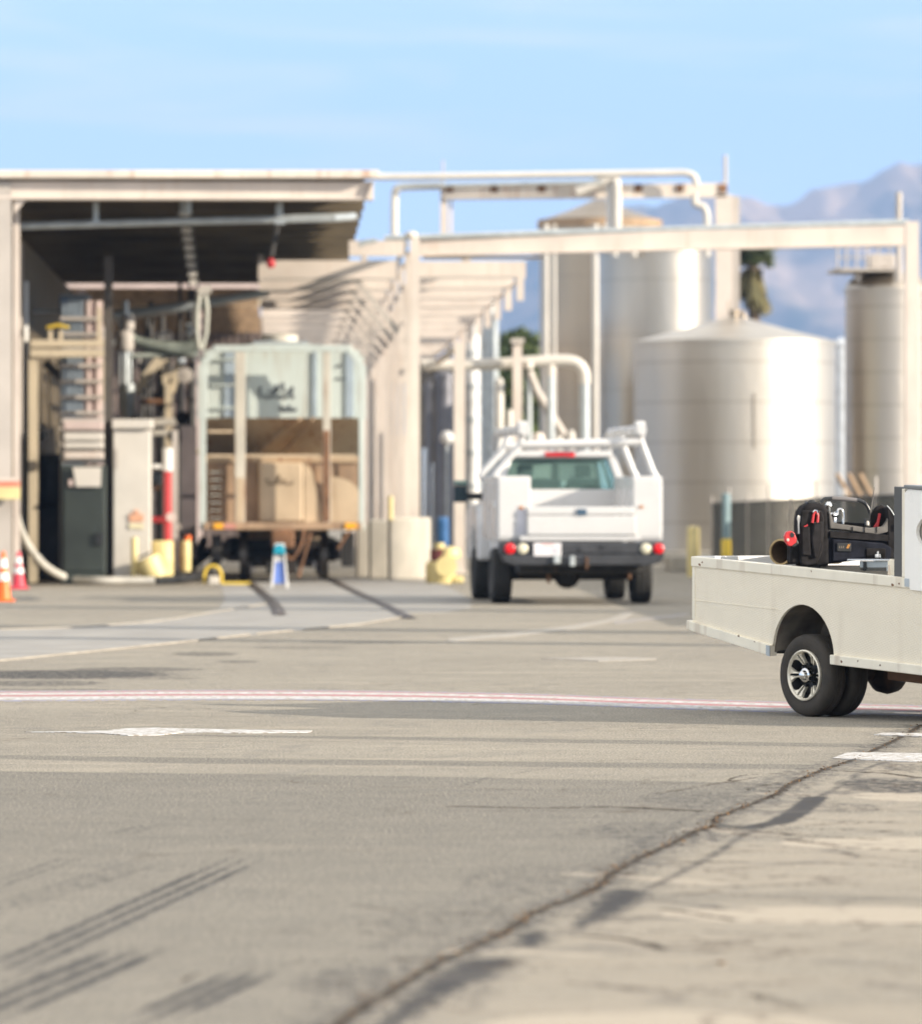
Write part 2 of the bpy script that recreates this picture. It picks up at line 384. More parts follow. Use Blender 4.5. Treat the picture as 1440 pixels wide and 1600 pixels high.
# tyre marks
def skid(p, q, w, a, n=3):
    global tar_shade
    (x0, y0), (x1, y1) = G(*p), G(*q); dx, dy = x1 - x0, y1 - y0; Ls = math.hypot(dx, dy)
    for k in range(n):
        o = (k - (n - 1) / 2) * w / n
        nx, ny = -dy / Ls * o, dx / Ls * o
        t = np.clip(((gx - x0) * dx + (gy - y0) * dy) / Ls ** 2, 0, 1)
        fade = np.clip(np.minimum(t, 1 - t) * 5, 0, 1) if True else 1
        tar_shade = np.maximum(tar_shade, a * (0.35 + 0.65 * fade) * line_mask([(x0 + nx, y0 + ny), (x1 + nx, y1 + ny)], w / n * 0.16, w / n * 0.32))
skid((-60, 1545), (400, 1335), 0.22, 0.75, 3)
skid((-60, 1600), (225, 1480), 0.26, 0.85, 3)
skid((-60, 1565), (180, 1490), 0.16, 0.5, 2)
skid((240, 1590), (400, 1518), 0.20, 0.95, 3)
skid((110, 1650), (420, 1515), 0.05, 0.6, 1)
skid((-40, 1432), (255, 1340), 0.2, 0.5, 3)
skid((60, 1400), (310, 1345), 0.16, 0.4, 2)
skid((-40, 1395), (130, 1335), 0.14, 0.5, 2)
skid((180, 1304), (235, 1290), 0.14, 0.5, 2)
skid((330, 1345), (560, 1322), 0.2, 0.35, 2)
skid((200, 1392), (460, 1352), 0.2, 0.25, 3)
def ground_mat():
    m = bpy.data.materials.new('weathered_asphalt'); m.use_nodes = True
    t = m.node_tree; b = t.nodes['Principled BSDF']; N = t.nodes.new; K = t.links.new
    tc = N('ShaderNodeTexCoord')
    g = N('ShaderNodeNewGeometry')
    def nz(scale, det, stretch=(1, 1, 1), dist=0.0, rough=0.5):
        mp = N('ShaderNodeMapping'); mp.inputs['Scale'].default_value = stretch; K(g.outputs['Position'], mp.inputs[0])
        n = N('ShaderNodeTexNoise'); n.inputs['Scale'].default_value = scale; n.inputs['Detail'].default_value = det; n.inputs['Distortion'].default_value = dist; n.inputs['Roughness'].default_value = rough
        K(mp.outputs[0], n.inputs[0]); return n.outputs[0]
    def mr(v, a, b_, c=0, d=1):
        n = N('ShaderNodeMapRange'); K(v, n.inputs[0])
        for i, q in enumerate((a, b_, c, d)): n.inputs[i + 1].default_value = q
        return n.outputs[0]
    def mix(f, a, c2, typ='MIX'):
        n = N('ShaderNodeMix'); n.data_type = 'RGBA'; n.blend_type = typ
        if isinstance(f, float): n.inputs[0].default_value = f
        else: K(f, n.inputs[0])
        for i, q in ((6, a), (7, c2)):
            if isinstance(q, tuple): n.inputs[i].default_value = (*q, 1)
            else: K(q, n.inputs[i])
        return n.outputs[2]
    def mth(op, a, c2):
        n = N('ShaderNodeMath'); n.operation = op
        for i, q in ((0, a), (1, c2)):
            if isinstance(q, (float, int)): n.inputs[i].default_value = q
            else: K(q, n.inputs[i])
        return n.outputs[0]
    at = N('ShaderNodeAttribute'); at.attribute_name = 'wear'
    sp = N('ShaderNodeSeparateColor'); K(at.outputs['Color'], sp.inputs[0])
    big = nz(0.22, 4); mid = nz(1.3, 5, (0.6, 1.6, 1)); med = nz(6, 5); fine = nz(70, 3, rough=0.8); fine2 = nz(26, 4, rough=.7)
    col = mix(mr(big, 0.35, 0.65), (0.252, 0.228, 0.188), (0.306, 0.277, 0.228))
    col = mix(mr(mid, 0.45, 0.72, 0, 0.5), col, (0.205, 0.192, 0.163))
    col = mix(mr(med, 0.5, 0.7, 0, 0.45), col, (0.40, 0.36, 0.30))
    col = mix(mr(nz(2.7, 6, (1.3, .45, 1), .8), 0.55, 0.72, 0, 0.5), col, (0.15, 0.145, 0.14))
    col = mix(mr(nz(.8, 6, (.5, 1.6, 1), 1.2), 0.56, 0.66, 0, 0.4), col, (0.42, 0.37, 0.295))
    a4 = N('ShaderNodeAttribute'); a4.attribute_name = 'sealed'
    col = mix(mth('MULTIPLY', a4.outputs['Fac'], mr(nz(2.0, 6, (.6, 1.5, 1), .5), .3, .7, 1.0, .72)), col, mix(mr(nz(3.5, 5), .35, .65), (0.124, 0.119, 0.107), (0.158, 0.149, 0.131)))
    # exposed aggregate
    col = mix(mr(fine, 0.53, 0.62, 0, 0.9), col, (0.56, 0.51, 0.42))
    col = mix(mr(fine, 0.48, 0.38, 0, 0.9), col, (0.075, 0.07, 0.06))
    col = mix(mr(fine2, 0.54, 0.66, 0, 0.6), col, (0.14, 0.13, 0.118))
    a2 = N('ShaderNodeAttribute'); a2.attribute_name = 'old_paving'
    col = mix(mth('MULTIPLY', a2.outputs['Fac'], mr(nz(1.1, 6, (.5, 1.5, 1), .7), .36, .58, .15, .75)), col, (0.335, 0.295, 0.238))
    # light worn patches, old sealant, rubber, painted tree shade, open cracks
    rg = nz(14, 6, (1, 0.45, 1), 0, .7); rg2 = nz(30, 4)
    def mask(ch, amp, lo, hi):
        v = mth('ADD', ch, mth('MULTIPLY', mth('SUBTRACT', mth('ADD', mth('MULTIPLY', rg, 0.6), mth('MULTIPLY', rg2, 0.4)), 0.5), amp))
        return mth('MULTIPLY', mr(v, lo, hi), mr(ch, 0.0, 0.06))
    col = mix(mth('MULTIPLY', mask(sp.outputs[2], 1.2, 0.35, 0.62), 0.8), col, mix(mr(fine, 0.4, 0.6), (0.38, 0.33, 0.26), (0.50, 0.44, 0.36)))
    col = mix(mth('MULTIPLY', mask(sp.outputs[0], 2.4, 0.34, 0.82), 0.9), col, (0.036, 0.037, 0.042))
    col = mix(mth('MULTIPLY', mask(sp.outputs[1], 2.8, 0.45, 0.75), 0.95), col, mix(mr(rg2, 0.45, 0.6), (0.018, 0.015, 0.012), (0.085, 0.062, 0.042)))
    # network of cracks beside the long one
    v2 = N('ShaderNodeTexVoronoi'); v2.feature = 'DISTANCE_TO_EDGE'; v2.inputs['Scale'].default_value = 1.25; v2.inputs['Randomness'].default_value = 1
    n3 = N('ShaderNodeTexNoise'); n3.inputs['Scale'].default_value = 5; n3.inputs['Detail'].default_value = 7; n3.inputs['Roughness'].default_value = .65
    m3 = N('ShaderNodeVectorMath'); m3.operation = 'SCALE'; m3.inputs['Scale'].default_value = 0.35
    a3 = N('ShaderNodeVectorMath'); a3.operation = 'ADD'; s3 = N('ShaderNodeMapping'); s3.inputs['Scale'].default_value = (1, .8, 1); s3.inputs['Rotation'].default_value = (0, 0, .5)
    K(g.outputs['Position'], n3.inputs[0]); K(n3.outputs['Color'], m3.inputs[0]); K(g.outputs['Position'], s3.inputs[0]); K(s3.outputs[0], a3.inputs[0]); K(m3.outputs[0], a3.inputs[1]); K(a3.outputs[0], v2.inputs['Vector'])
    zone = at.outputs['Alpha']
    net = mth('MULTIPLY', mr(v2.outputs['Distance'], 0.004, 0.022, 1, 0), mth('MULTIPLY', zone, mr(nz(1.6, 3), 0.44, 0.56)))
    col = mix(mth('MULTIPLY', net, 0.85), col, (0.075, 0.055, 0.04))
    net2 = mth('MULTIPLY', mr(v2.outputs['Distance'], 0.03, 0.09, 1, 0), mth('MULTIPLY', zone, mr(nz(1.1, 4), 0.5, 0.62)))
    col = mix(mth('MULTIPLY', net2, 0.45), col, (0.12, 0.115, 0.11))
    # hair cracks of old paving
    vo = N('ShaderNodeTexVoronoi'); vo.feature = 'DISTANCE_TO_EDGE'; vo.inputs['Scale'].default_value = 0.42; vo.inputs['Randomness'].default_value = 1
    va = N('ShaderNodeVectorMath'); va.operation = 'ADD'
    nn = N('ShaderNodeTexNoise'); nn.inputs['Scale'].default_value = 1.8; nn.inputs['Detail'].default_value = 6
    K(g.outputs['Position'], nn.inputs[0]); K(g.outputs['Position'], va.inputs[0]); K(nn.outputs['Color'], va.inputs[1]); K(va.outputs[0], vo.inputs['Vector'])
    hc = mth('MULTIPLY', mr(vo.outputs['Distance'], 0.0, 0.008, 1, 0), mr(nz(0.5, 2), 0.48, 0.6, 0, 0.75))
    col = mix(hc, col, (0.10, 0.08, 0.06))
    K(col, b.inputs['Base Color'])
    b.inputs['Roughness'].default_value = 0.92; b.inputs['Specular IOR Level'].default_value = 0.15
    bp = N('ShaderNodeBump'); bp.inputs['Strength'].default_value = 0.5; bp.inputs['Distance'].default_value = 0.006
    h = mth('ADD', fine, mth('MULTIPLY', mask(sp.outputs[1], 1.6, 0.4, 0.62), -2.0))
    K(h, bp.inputs['Height']); K(bp.outputs[0], b.inputs['Normal'])
    return m
asphalt = ground_mat()
zd = seg_dist(gx, gy, main); right = np.zeros(gx.shape, bool)
right = in_poly(gx, gy, main + [(40, 12), (40, 60)])
zone = np.where(right, np.clip(1.25 - zd / 2.2, 0, 1), np.clip(.7 - zd / .5, 0, 1)) * np.clip((44 - gy) / 6, 0, 1)
vs = np.stack([gx, gy, np.zeros(gx.shape)], -1).reshape(-1, 3)
me = bpy.data.meshes.new('yard_pavement')
idx = np.arange(nr * nc).reshape(nr, nc)
fs = np.stack([idx[:-1, :-1], idx[:-1, 1:], idx[1:, 1:], idx[1:, :-1]], -1).reshape(-1, 4)
me.from_pydata(vs.tolist(), [], fs.tolist())
ca = me.color_attributes.new('wear', 'FLOAT_COLOR', 'POINT')  # first channel mixes tar with the painted tree shade
ca.data.foreach_set('color', np.stack([tar_shade, crk, tan, zone], -1).reshape(-1).astype(np.float32))
def soft_poly(pts, s):
    pl = [G(*p) for p in pts]; d = seg_dist(gx, gy, pl + [pl[0]]); return np.clip(.5 + np.where(in_poly(gx, gy, pl), d, -d) / (2 * s), 0, 1)
west = np.where(right, 0, 1) * np.clip(zd / .15, 0, 1)
seal = np.maximum(.95 * west * (gy < 33.5) * np.clip((1.22 - (33.5 - gy) / 26), .5, 1) * soft_poly([(-900, 1196), (0, 1205.5), (400, 1209.5), (700, 1214), (1000, 1220), (1230, 1224), (2400, 1300), (2400, 1999), (-2400, 1999), (-2400, 1196)], .03), 0)
seal = np.maximum(seal, .95 * west * soft_poly([(-700, 1172), (0, 1180), (300, 1184), (800, 1190), (1290, 1195), (1290, 1203), (800, 1198), (300, 1193.5), (0, 1186), (-700, 1178)], .03))
seal = np.maximum(seal, .95 * soft_poly([(260, 1148), (500, 1150), (800, 1154), (1100, 1158.5), (1440, 1164), (1440, 1170), (1100, 1164), (800, 1160), (500, 1154), (260, 1149.6)], .03))
seal = np.maximum(seal, .9 * soft_poly([(960, 1402), (1060, 1396), (1250, 1395), (1440, 1402), (1700, 1410), (1700, 1432), (1440, 1422), (1250, 1412), (1060, 1410), (960, 1410)], .05))
fs2 = me.attributes.new('sealed', 'FLOAT', 'POINT'); fs2.data.foreach_set('value', seal.reshape(-1).astype(np.float32))
fa = me.attributes.new('old_paving', 'FLOAT', 'POINT'); fa.data.foreach_set('value', (np.where(right, np.clip(zd / .35, 0, 1), 0) * np.clip((43 - gy) / 5, 0, 1)).reshape(-1).astype(np.float32))
me.materials.append(asphalt)
yp = bpy.data.objects.new('yard_pavement', me); C.objects.link(yp); tag(yp, kind='structure')
g = MB().box(-7000, 7000, -150, 11400, -0.6, -0.006); tag(g.build('ground', asphalt), kind='structure')

# concrete apron round the rails, flush with the asphalt, with a raised worn lip
pad_c = mat('apron_concrete', (0.315, 0.30, 0.275), 0.9, var=0.12, scale=1.1, bump=0.3, bscale=25)
lip_c = mat('kerb_edge_concrete', (0.36, 0.325, 0.275), 0.9, var=0.15, scale=3)
lower = [(-260, 1062), (0, 1034), (200, 1014), (390, 993), (465, 986), (560, 977), (622, 967), (642, 958), (700, 957), (735, 950)]
upper = [(735, 936), (708, 922), (672, 906), (560, 900), (330, 903), (345, 918), (352, 936), (342, 952), (300, 962), (180, 975), (0, 984), (-260, 1000)]
m = MB().prism([G(*p) for p in lower + upper], -0.05, 0.004, 'xy'); tag(m.build('concrete_apron', pad_c), kind='structure')
for a, b_ in ((0, 3), (3.15, 3.9), (4.1, 6.8)):
    pts = []
    k = a
    while k <= b_ + 1e-6:
        i = min(int(k), len(lower) - 2); f = k - i
        px = lower[i][0] * (1 - f) + lower[i + 1][0] * f; py = lower[i][1] * (1 - f) + lower[i + 1][1] * f
        pts.append(G(px, py)); k += 0.25
    poly = pts + [(x, y + 0.34) for x, y in reversed(pts)]
    m = MB().prism(poly, 0, 0.02, 'xy'); tag(m.build('apron_kerb', lip_c), kind='structure')
# inner apron edge
pts = [G(*p) for p in [(0, 985), (120, 982), (250, 972), (345, 956), (415, 945), (420, 938)]]
m = MB().prism(pts + [(x, y + 0.2) for x, y in reversed(pts)], 0.005, 0.02, 'xy'); tag(m.build('apron_kerb', lip_c), kind='structure')

# rails let into the apron
rail_m = mat('rail_steel', (0.10, 0.08, 0.07), 0.5, metal=0.3, var=0.3, scale=4)
tr = thing('railway_track', None, None, (X(445, 100), 100, 0)); tag(tr, kind='structure')
def curve_pts(ps, n=10):
    o = []
    for i in range(len(ps) - 1):
        p0 = ps[max(i - 1, 0)]; p1 = ps[i]; p2 = ps[i + 1]; p3 = ps[min(i + 2, len(ps) - 1)]
        for k in range(n):
            t = k / n; o.append(tuple(0.5 * (2 * b_ + (c - a) * t + (2 * a - 5 * b_ + 4 * c - d) * t * t + (3 * b_ - a - 3 * c + d) * t ** 3) for a, b_, c, d in zip(p0, p1, p2, p3)))
    o.append(ps[-1]); return o
for ps in ([G(437, 962), G(428, 945), G(408, 926), G(388, 909), (X(384, 116), 116), (X(398, 150), 150), (X(410, 230), 230)],
           [G(640, 967), G(600, 946), G(548, 922), G(516, 906), (X(508, 116), 116), (X(492, 150), 150), (X(470, 230), 230)]):
    c = curve_pts(ps)
    m = MB().prism([(x - 0.09, y) for x, y in c] + [(x + 0.09, y) for x, y in reversed(c)], 0.005, 0.012, 'xy'); m.build('flangeway', rail_m, tr)
    m = MB().prism([(x - 0.03, y) for x, y in c] + [(x + 0.035, y) for x, y in reversed(c)], 0.012, 0.03, 'xy'); m.build('rail', rail_m, tr)

# painted markings
def paint(name, col, wear=0.5):
    m = bpy.data.materials.new(name); m.use_nodes = True
    t = m.node_tree; b = t.nodes['Principled BSDF']; g = t.nodes.new('ShaderNodeNewGeometry')
    n = t.nodes.new('ShaderNodeTexNoise'); n.inputs['Scale'].default_value = 14; n.inputs['Detail'].default_value = 7; n.inputs['Roughness'].default_value = 0.7
    t.links.new(g.outputs['Position'], n.inputs[0])
    r = t.nodes.new('ShaderNodeMapRange'); r.inputs[1].default_value = wear; r.inputs[2].default_value = wear + 0.06
    t.links.new(n.outputs[0], r.inputs[0])
    mx = t.nodes.new('ShaderNodeMix'); mx.data_type = 'RGBA'; mx.inputs[6].default_value = (*col, 1); mx.inputs[7].default_value = (0.30, 0.26, 0.21, 1)
    t.links.new(r.outputs[0], mx.inputs[0]); t.links.new(mx.outputs[2], b.inputs['Base Color']); b.inputs['Roughness'].default_value = 0.8
    return m
pw = paint('worn_white_marking', (0.56, 0.555, 0.55), 0.49); pr = paint('worn_red_marking', (0.42, 0.16, 0.18), 0.50); pb = paint('worn_blue_marking', (0.26, 0.27, 0.38), 0.47)
pwf = paint('faded_white_marking', (0.38, 0.36, 0.325), 0.46)
band = [(-300, 1086), (0, 1087.5), (250, 1086), (420, 1086), (560, 1087), (720, 1089.5), (850, 1092.5), (1000, 1098), (1200, 1104), (1440, 1110.5), (1700, 1120)]
bc = curve_pts([G(*p) for p in band], 8)
for k, (o0, o1, mm) in enumerate(((-1.25, -1.0, pb), (-1.0, -0.32, pw), (-0.32, 0.12, pr), (0.12, 0.62, pw), (0.62, 0.86, pr), (0.86, 1.1, pb))):
    m = MB().prism([(x, y + o0) for x, y in bc] + [(x, y + o1) for x, y in reversed(bc)], -0.002, 0.004, 'xy')
    tag(m.build('road_marking', mm), kind='structure')
def flat(pts, name, mm, z=0.005):
    m = MB().prism([G(*p) for p in pts], -0.002, z, 'xy'); tag(m.build(name, mm), kind='structure')
flat([(38, 1144.4), (100, 1145.2), (160, 1147), (200, 1150), (245, 1149.5), (285, 1145.6), (380, 1146.2), (483, 1145.2), (488, 1142.6), (400, 1141.6), (300, 1139.6), (240, 1138.2), (195, 1139.2), (165, 1142.8), (100, 1144)], 'road_marking', pw)
flat([(845, 1030), (905, 1031.5), (935, 1034), (970, 1033), (1025, 1031), (1025, 1029), (960, 1027), (915, 1027.5)], 'road_marking', pwf)
flat([(1300, 1186), (1420, 1191), (1500, 1192), (1500, 1179), (1325, 1176.5)], 'road_marking', pw)
flat([(1365, 1149), (1460, 1152), (1460, 1147), (1380, 1146)], 'road_marking', pw)
flat([(700, 1003), (800, 995), (900, 983), (975, 968), (990, 958), (975, 958), (950, 968), (890, 978), (800, 989), (700, 998)], 'road_marking', pwf)
flat([(960, 976), (1075, 962), (1075, 958), (960, 971)], 'road_marking', paint('faded_blue_marking', (0.24, 0.245, 0.27), 0.45))

# loose leaves and grit in the gutter
gr = MB(); rnd = random.Random(3)
leafm = mat('dry_leaves', (0.24, 0.13, 0.05), 0.8, var=0.3, scale=60)
for i in range(420):
    k = rnd.randrange(len(main) - 1); t = rnd.random(); x = main[k][0] * (1 - t) + main[k + 1][0] * t + rnd.gauss(0, 0.03); y = main[k][1] * (1 - t) + main[k + 1][1] * t + rnd.gauss(0, 0.05)
    s = rnd.uniform(0.004, 0.012); a = rnd.random() * 6.28
    gr.add([(x + s * math.cos(a), y + s * math.sin(a), 0.002), (x + s * math.cos(a + 2), y + s * math.sin(a + 2), 0.006), (x + s * math.cos(a + 4.1), y + s * math.sin(a + 4.1), 0.010)], [(0, 1, 2)])
tag(gr.build('fallen_leaves', leafm), 'dry leaf crumbs caught along the long crack in the paving', None, kind='stuff')
def leafpile(px, py, s, lab):
    m = MB(); x, y = G(px, py)
    for i in range(9):
        a = rnd.random() * 6.28; c = Vector((x + rnd.gauss(0, s * .35), y + rnd.gauss(0, s * .3), s * .25))
        m.add([c + Vector((math.cos(a + q) * s * rnd.uniform(.3, .6), math.sin(a + q) * s * rnd.uniform(.3, .6), rnd.uniform(-.1, .25) * s)) for q in (0, 1.3, 2.6, 4.0)], [(0, 1, 2, 3)])
    tag(m.build('dry_leaf', leafm), lab, 'leaf')
leafpile(1126, 1508, 0.022, 'small curled brown leaf lying on the pavement near the camera')

# ------------------------------------------------------------------ mountains
mm = bpy.data.materials.new('mountain_slopes'); mm.use_nodes = True
t = mm.node_tree; b = t.nodes['Principled BSDF']; b.inputs['Roughness'].default_value = 0.95; b.inputs['Specular IOR Level'].default_value = 0
g = t.nodes.new('ShaderNodeNewGeometry')
mp = t.nodes.new('ShaderNodeMapping'); mp.inputs['Scale'].default_value = (0.004, 0.0016, 0.004); t.links.new(g.outputs['Position'], mp.inputs[0])
n = t.nodes.new('ShaderNodeTexNoise'); n.inputs['Scale'].default_value = 1.0; n.inputs['Detail'].default_value = 9; n.inputs['Roughness'].default_value = 0.62; t.links.new(mp.outputs[0], n.inputs[0])
r = t.nodes.new('ShaderNodeValToRGB'); r.color_ramp.elements[0].position = 0.40; r.color_ramp.elements[0].color = (0.055, 0.062, 0.04, 1)
r.color_ramp.elements[1].position = 0.60; r.color_ramp.elements[1].color = (0.50, 0.36, 0.25, 1)
t.links.new(n.outputs[0], r.inputs[0]); t.links.new(r.outputs[0], b.inputs['Base Color'])
ridge = [(-200, 620), (300, 560), (600, 470), (760, 425), (840, 378), (920, 345), (1000, 318), (1060, 308), (1140, 305), (1200, 311), (1250, 312), (1290, 300), (1340, 289), (1370, 272), (1400, 262), (1440, 248), (1520, 225), (1700, 200), (2000, 260)]
def ridge_z(px):
    for (a, za), (b_, zb) in zip(ridge[:-1], ridge[1:]):
        if px <= b_: return za + (zb - za) * max(0, (px - a)) / (b_ - a)
    return ridge[-1][1]
NX, NY = 260, 90
V = []
for j in range(NY):
    v = j / (NY - 1); y = 6200 + v * 4300
    for i in range(NX):
        px = -200 + 2100 * i / (NX - 1); x = (px - VPX) / F * 9000
        yr = 9000; H = (HOR - ridge_z(px)) * 0.955
        prof = max(0.0, min(1.0, (y - 6200) / (yr - 6200))) if y < yr else max(0.0, 1 - (y - yr) / 2500)
        prof = prof ** 1.15
        rid = 1 - abs(noise.fractal(Vector((x * 0.0045, y * 0.0011, 3.0)), 1.0, 2.0, 4)) * 0.8
        fine_ = noise.fractal(Vector((x * 0.011, y * 0.006, 9.0)), 1.0, 2.0, 4)
        z = H * prof * (0.82 + 0.16 * rid) + fine_ * 11 * min(1, prof * 3) * (1 if y < 8900 else 0.4) + (H * 0.10 * (1 - abs(y - yr) / 1000) if abs(y - yr) < 1000 else 0)
        V.append((x, y, z - 0.3))
Fm = [(j * NX + i, j * NX + i + 1, (j + 1) * NX + i + 1, (j + 1) * NX + i) for j in range(NY - 1) for i in range(NX - 1)]
me = bpy.data.meshes.new('mountains'); me.from_pydata(V, [], Fm); me.polygons.foreach_set('use_smooth', [True] * len(Fm)); me.materials.append(mm)
mo = bpy.data.objects.new('mountains', me); C.objects.link(mo); tag(mo, kind='structure')
hz = MB().box(-7400, 7400, -160, 11800, -1.6, 800).build('haze', bpy.data.materials.new('haze_air')); tag(hz, kind='stuff')
hm = hz.data.materials[0]; hm.use_nodes = True; t = hm.node_tree
t.nodes.remove(t.nodes['Principled BSDF'])
pv = t.nodes.new('ShaderNodeVolumePrincipled'); pv.inputs['Color'].default_value = (0.36, 0.58, 1.0, 1); pv.inputs['Density'].default_value = 1.15e-4
pv.inputs['Anisotropy'].default_value = 0.0
t.links.new(pv.outputs[0], t.nodes['Material Output'].inputs['Volume'])
# ------------------------------------------------------------------ loading canopy on the left (front at 103 m)
YF = 103.0
lc = thing('loading_canopy', 'low wide steel canopy with cream front beam and dark underside over the rail loading bay', 'canopy', (X(20, YF), YF, 0))
xl, xr = X(-420, YF), X(583, YF)
zt, zb = Z(281, YF), Z(311, YF)
m = MB().beam((xl, YF, (Z(283, YF) + zb) / 2), (xr, YF + 0.1, (Z(284, YF) + Z(312, YF)) / 2), 0.22, 0.34).beam((xl, YF - .13, zb + .03), (xr, YF - .03, zb + .01), .1, .05)
m.build('front_beam', cream, lc, bevel=0.01)
m = MB()
m.box(xl, xr + 0.1, YF - 0.32, YF + 0.2, Z(281, YF) + 0.02, Z(267, YF))
m.build('gutter', cream_rust, lc, bevel=0.015)
# roof sheets, sloping down slightly to the back, with purlins across
m = MB(); YB = 141
zf, zk = Z(298, YF), Z(436, YB)
n = 120
for i in range(n):
    y0 = YF + 0.25 + (YB - YF) * i / n; y1 = YF + 0.25 + (YB - YF) * (i + 1) / n
    zz0 = zf + 0.12 + (zk - zf) * i / n; zz1 = zf + 0.12 + (zk - zf) * (i + 1) / n
    d = 0.04 if i % 2 else 0
    m.add([(xl, y0, zz0 + d), (xr - 0.1, y0, zz0 + d), (xr - 0.1, y1, zz1 + d), (xl, y1, zz1 + d)], [(0, 1, 2, 3)])
    m.add([(xl, y0, zz0), (xr - 0.1, y0, zz0), (xr - 0.1, y0, zz0 + 0.04), (xl, y0, zz0 + 0.04)], [(0, 1, 2, 3)])
m.box(xl, xr - 0.12, YF + 0.25, YB, zf + 0.33, zf + 0.36)
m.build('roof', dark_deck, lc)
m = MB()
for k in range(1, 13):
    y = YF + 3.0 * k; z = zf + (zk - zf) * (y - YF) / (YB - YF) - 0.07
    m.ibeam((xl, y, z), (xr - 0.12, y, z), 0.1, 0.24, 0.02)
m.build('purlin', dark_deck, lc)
def col(px, y, w, ztop, mt, par, d=None, name='column'):
    x = X(px, y); d = d or w
    m = MB().ibeam((x, y, 0), (x, y, ztop), w, d, 0.04) if False else MB()
    t = 0.03
    m.box(x - w / 2, x + w / 2, y - d / 2, y - d / 2 + t, 0, ztop); m.box(x - w / 2, x + w / 2, y + d / 2 - t, y + d / 2, 0, ztop); m.box(x - t / 2, x + t / 2, y - d / 2 + t, y + d / 2 - t, 0, ztop)
    m.box(x - w * .8, x + w * .8, y - d * .8, y + d * .8, 0, 0.03)
    return m.build(name, mt, par)
col(7, YF, 0.25, Z(284, YF), greige, lc)
col(26, YF + 0.5, 0.11, Z(300, YF), cream, lc, 0.2)
m = MB().prism([(X(22, YF), Z(310, YF)), (X(42, YF), Z(311, YF)), (X(22, YF), Z(334, YF))], YF - 0.03, YF + 0.0); m.build('gusset', cream, lc)
m = MB().prism([(xr - 0.01, Z(283, YF)), (xr + 0.02, Z(283, YF)), (xr - 0.08, Z(312, YF)), (xr - 0.14, Z(312, YF))], YF - 0.12, YF + 0.12); m.build('end_plate', cream, lc)
for y in (114, 126, 138):
    col(20, y, 0.28, 6.9, greige, lc); 
for y in (108, 114, 120, 126):
    x = X(30, y); MB().box(x - .06, x + .06, y - .1, y + .1, 0, 6.4).build('wall_post', greige, lc)
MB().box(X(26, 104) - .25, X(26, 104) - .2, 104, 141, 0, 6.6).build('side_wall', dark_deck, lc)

YP = 104.5
pp = thing('overhead_pipe', 'long grey galvanised pipe slung across the front of the loading canopy on short hangers', 'pipe', (X(20, YP), YP, Z(352, YP)))
MB().tube([P(20, 353, YP), P(300, 345, YP), P(520, 340, YP), P(552, 338, YP + 2.5)], 0.075).build('pipe', galv, pp, smooth=True)
for px in (150, 437):
    m = MB(); x = X(px, YP); m.box(x - 0.05, x + 0.05, YP - 0.05, YP + 0.05, Z(347, YP), Z(316, YP)); m.box(x - 0.1, x + 0.1, YP - 0.09, YP + 0.09, Z(350, YP), Z(345, YP)); m.build('hanger', galv, pp)
cl = thing('cable_ladder', 'hanging ladder of pale cable carrier links under the canopy roof', 'cable ladder', P(290, 330, 106))
m = MB(); k = MB()
for i in range(9):
    f = i / 8; y = 106 + 10 * f; px = 288 + 14 * f; py = 332 + 108 * f
    a = P(px - 8 + 2 * f, py, y); b_ = P(px + 8 - 2 * f, py + 2, y)
    r_ = MB().beam(a, b_, 0.10, 0.11).build('rung', off_white, cl)
    for sg in (-1, 1): MB().tube([P(px + sg * (10 - 3 * f), py - 6, y), P(px + sg * (9 - 3 * f), py + 7, y + .3)], 0.035).build('link', dark_steel, r_, world=False).location = tuple(-Vector(cl.location))
m = MB(); m.tube([P(290, 314, 106), P(290, 334, 106)], 0.12); m.build('trolley', galv, cl)
hk = thing('pull_cord', 'dark pull cord with a round red ball hanging under the canopy', 'pull cord', P(436, 330, 105))
pts = [P(437, 338, 105), P(433, 360, 105), P(428, 380, 105), P(425, 400, 105)]
m = MB().tube(pts, 0.035)
for i in range(14):
    f = i / 13; p = pts[0].lerp(pts[3], f); m.tube([p + Vector((-.05, 0, 0)), p + Vector((.05, 0, 0.03))], 0.03, 6)
m.build('cord', dark_steel, hk)
c = P(423, 411, 105); r = 0.085
MB().lathe([(0.001, -r * 1.1)] + [(r * math.sin(math.pi * i / 10), -r * 1.15 * math.cos(math.pi * i / 10)) for i in range(1, 10)] + [(0.001, r * 1.1)], c, 16).build('ball', red, hk, smooth=True)
m = MB().box(X(430, 105), X(442, 105), 104.95, 105.1, Z(350, 105), Z(320, 105)); m.build('pulley', galv, hk, bevel=0.02)

# ------------------------------------------------------------------ second, rear loading roof and what shows beneath it
YS = 146.0
rc = thing('rear_roof', 'second lower loading roof with pale pink fascia behind the front canopy', 'roof', (X(90, YS), YS, 0))
m = MB().box(X(84, YS), X(420, YS), YS, YS + 0.2, Z(450, YS), Z(436, YS)); m.build('fascia', pinkish, rc)
m = MB().box(X(84, YS + 10), X(410, YS + 10), YS + 10, YS + 10.2, Z(478, YS + 10), Z(466, YS + 10)); m.build('fascia', cream_warm, rc)
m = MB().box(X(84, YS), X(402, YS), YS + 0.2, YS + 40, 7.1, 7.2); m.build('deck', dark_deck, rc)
m = MB()
for k in range(8):
    y = YS + 4 + k * 4; m.ibeam((X(84, YS), y, 6.95), (X(402, YS), y, 6.95), 0.12, 0.3)
m.build('purlin', wood, rc)
for px in (92, 128, 310):
    col(px, YS + 1, 0.22, 7.1, pinkish, rc)
pf = MB().tube([P(176, 492, 128), P(300, 477, 128), P(420, 456, 128)], 0.10).build('conveying_pipe', galv, smooth=True)
tag(pf, 'grey conveying pipe sloping across the bay above the loading arm', 'pipe')

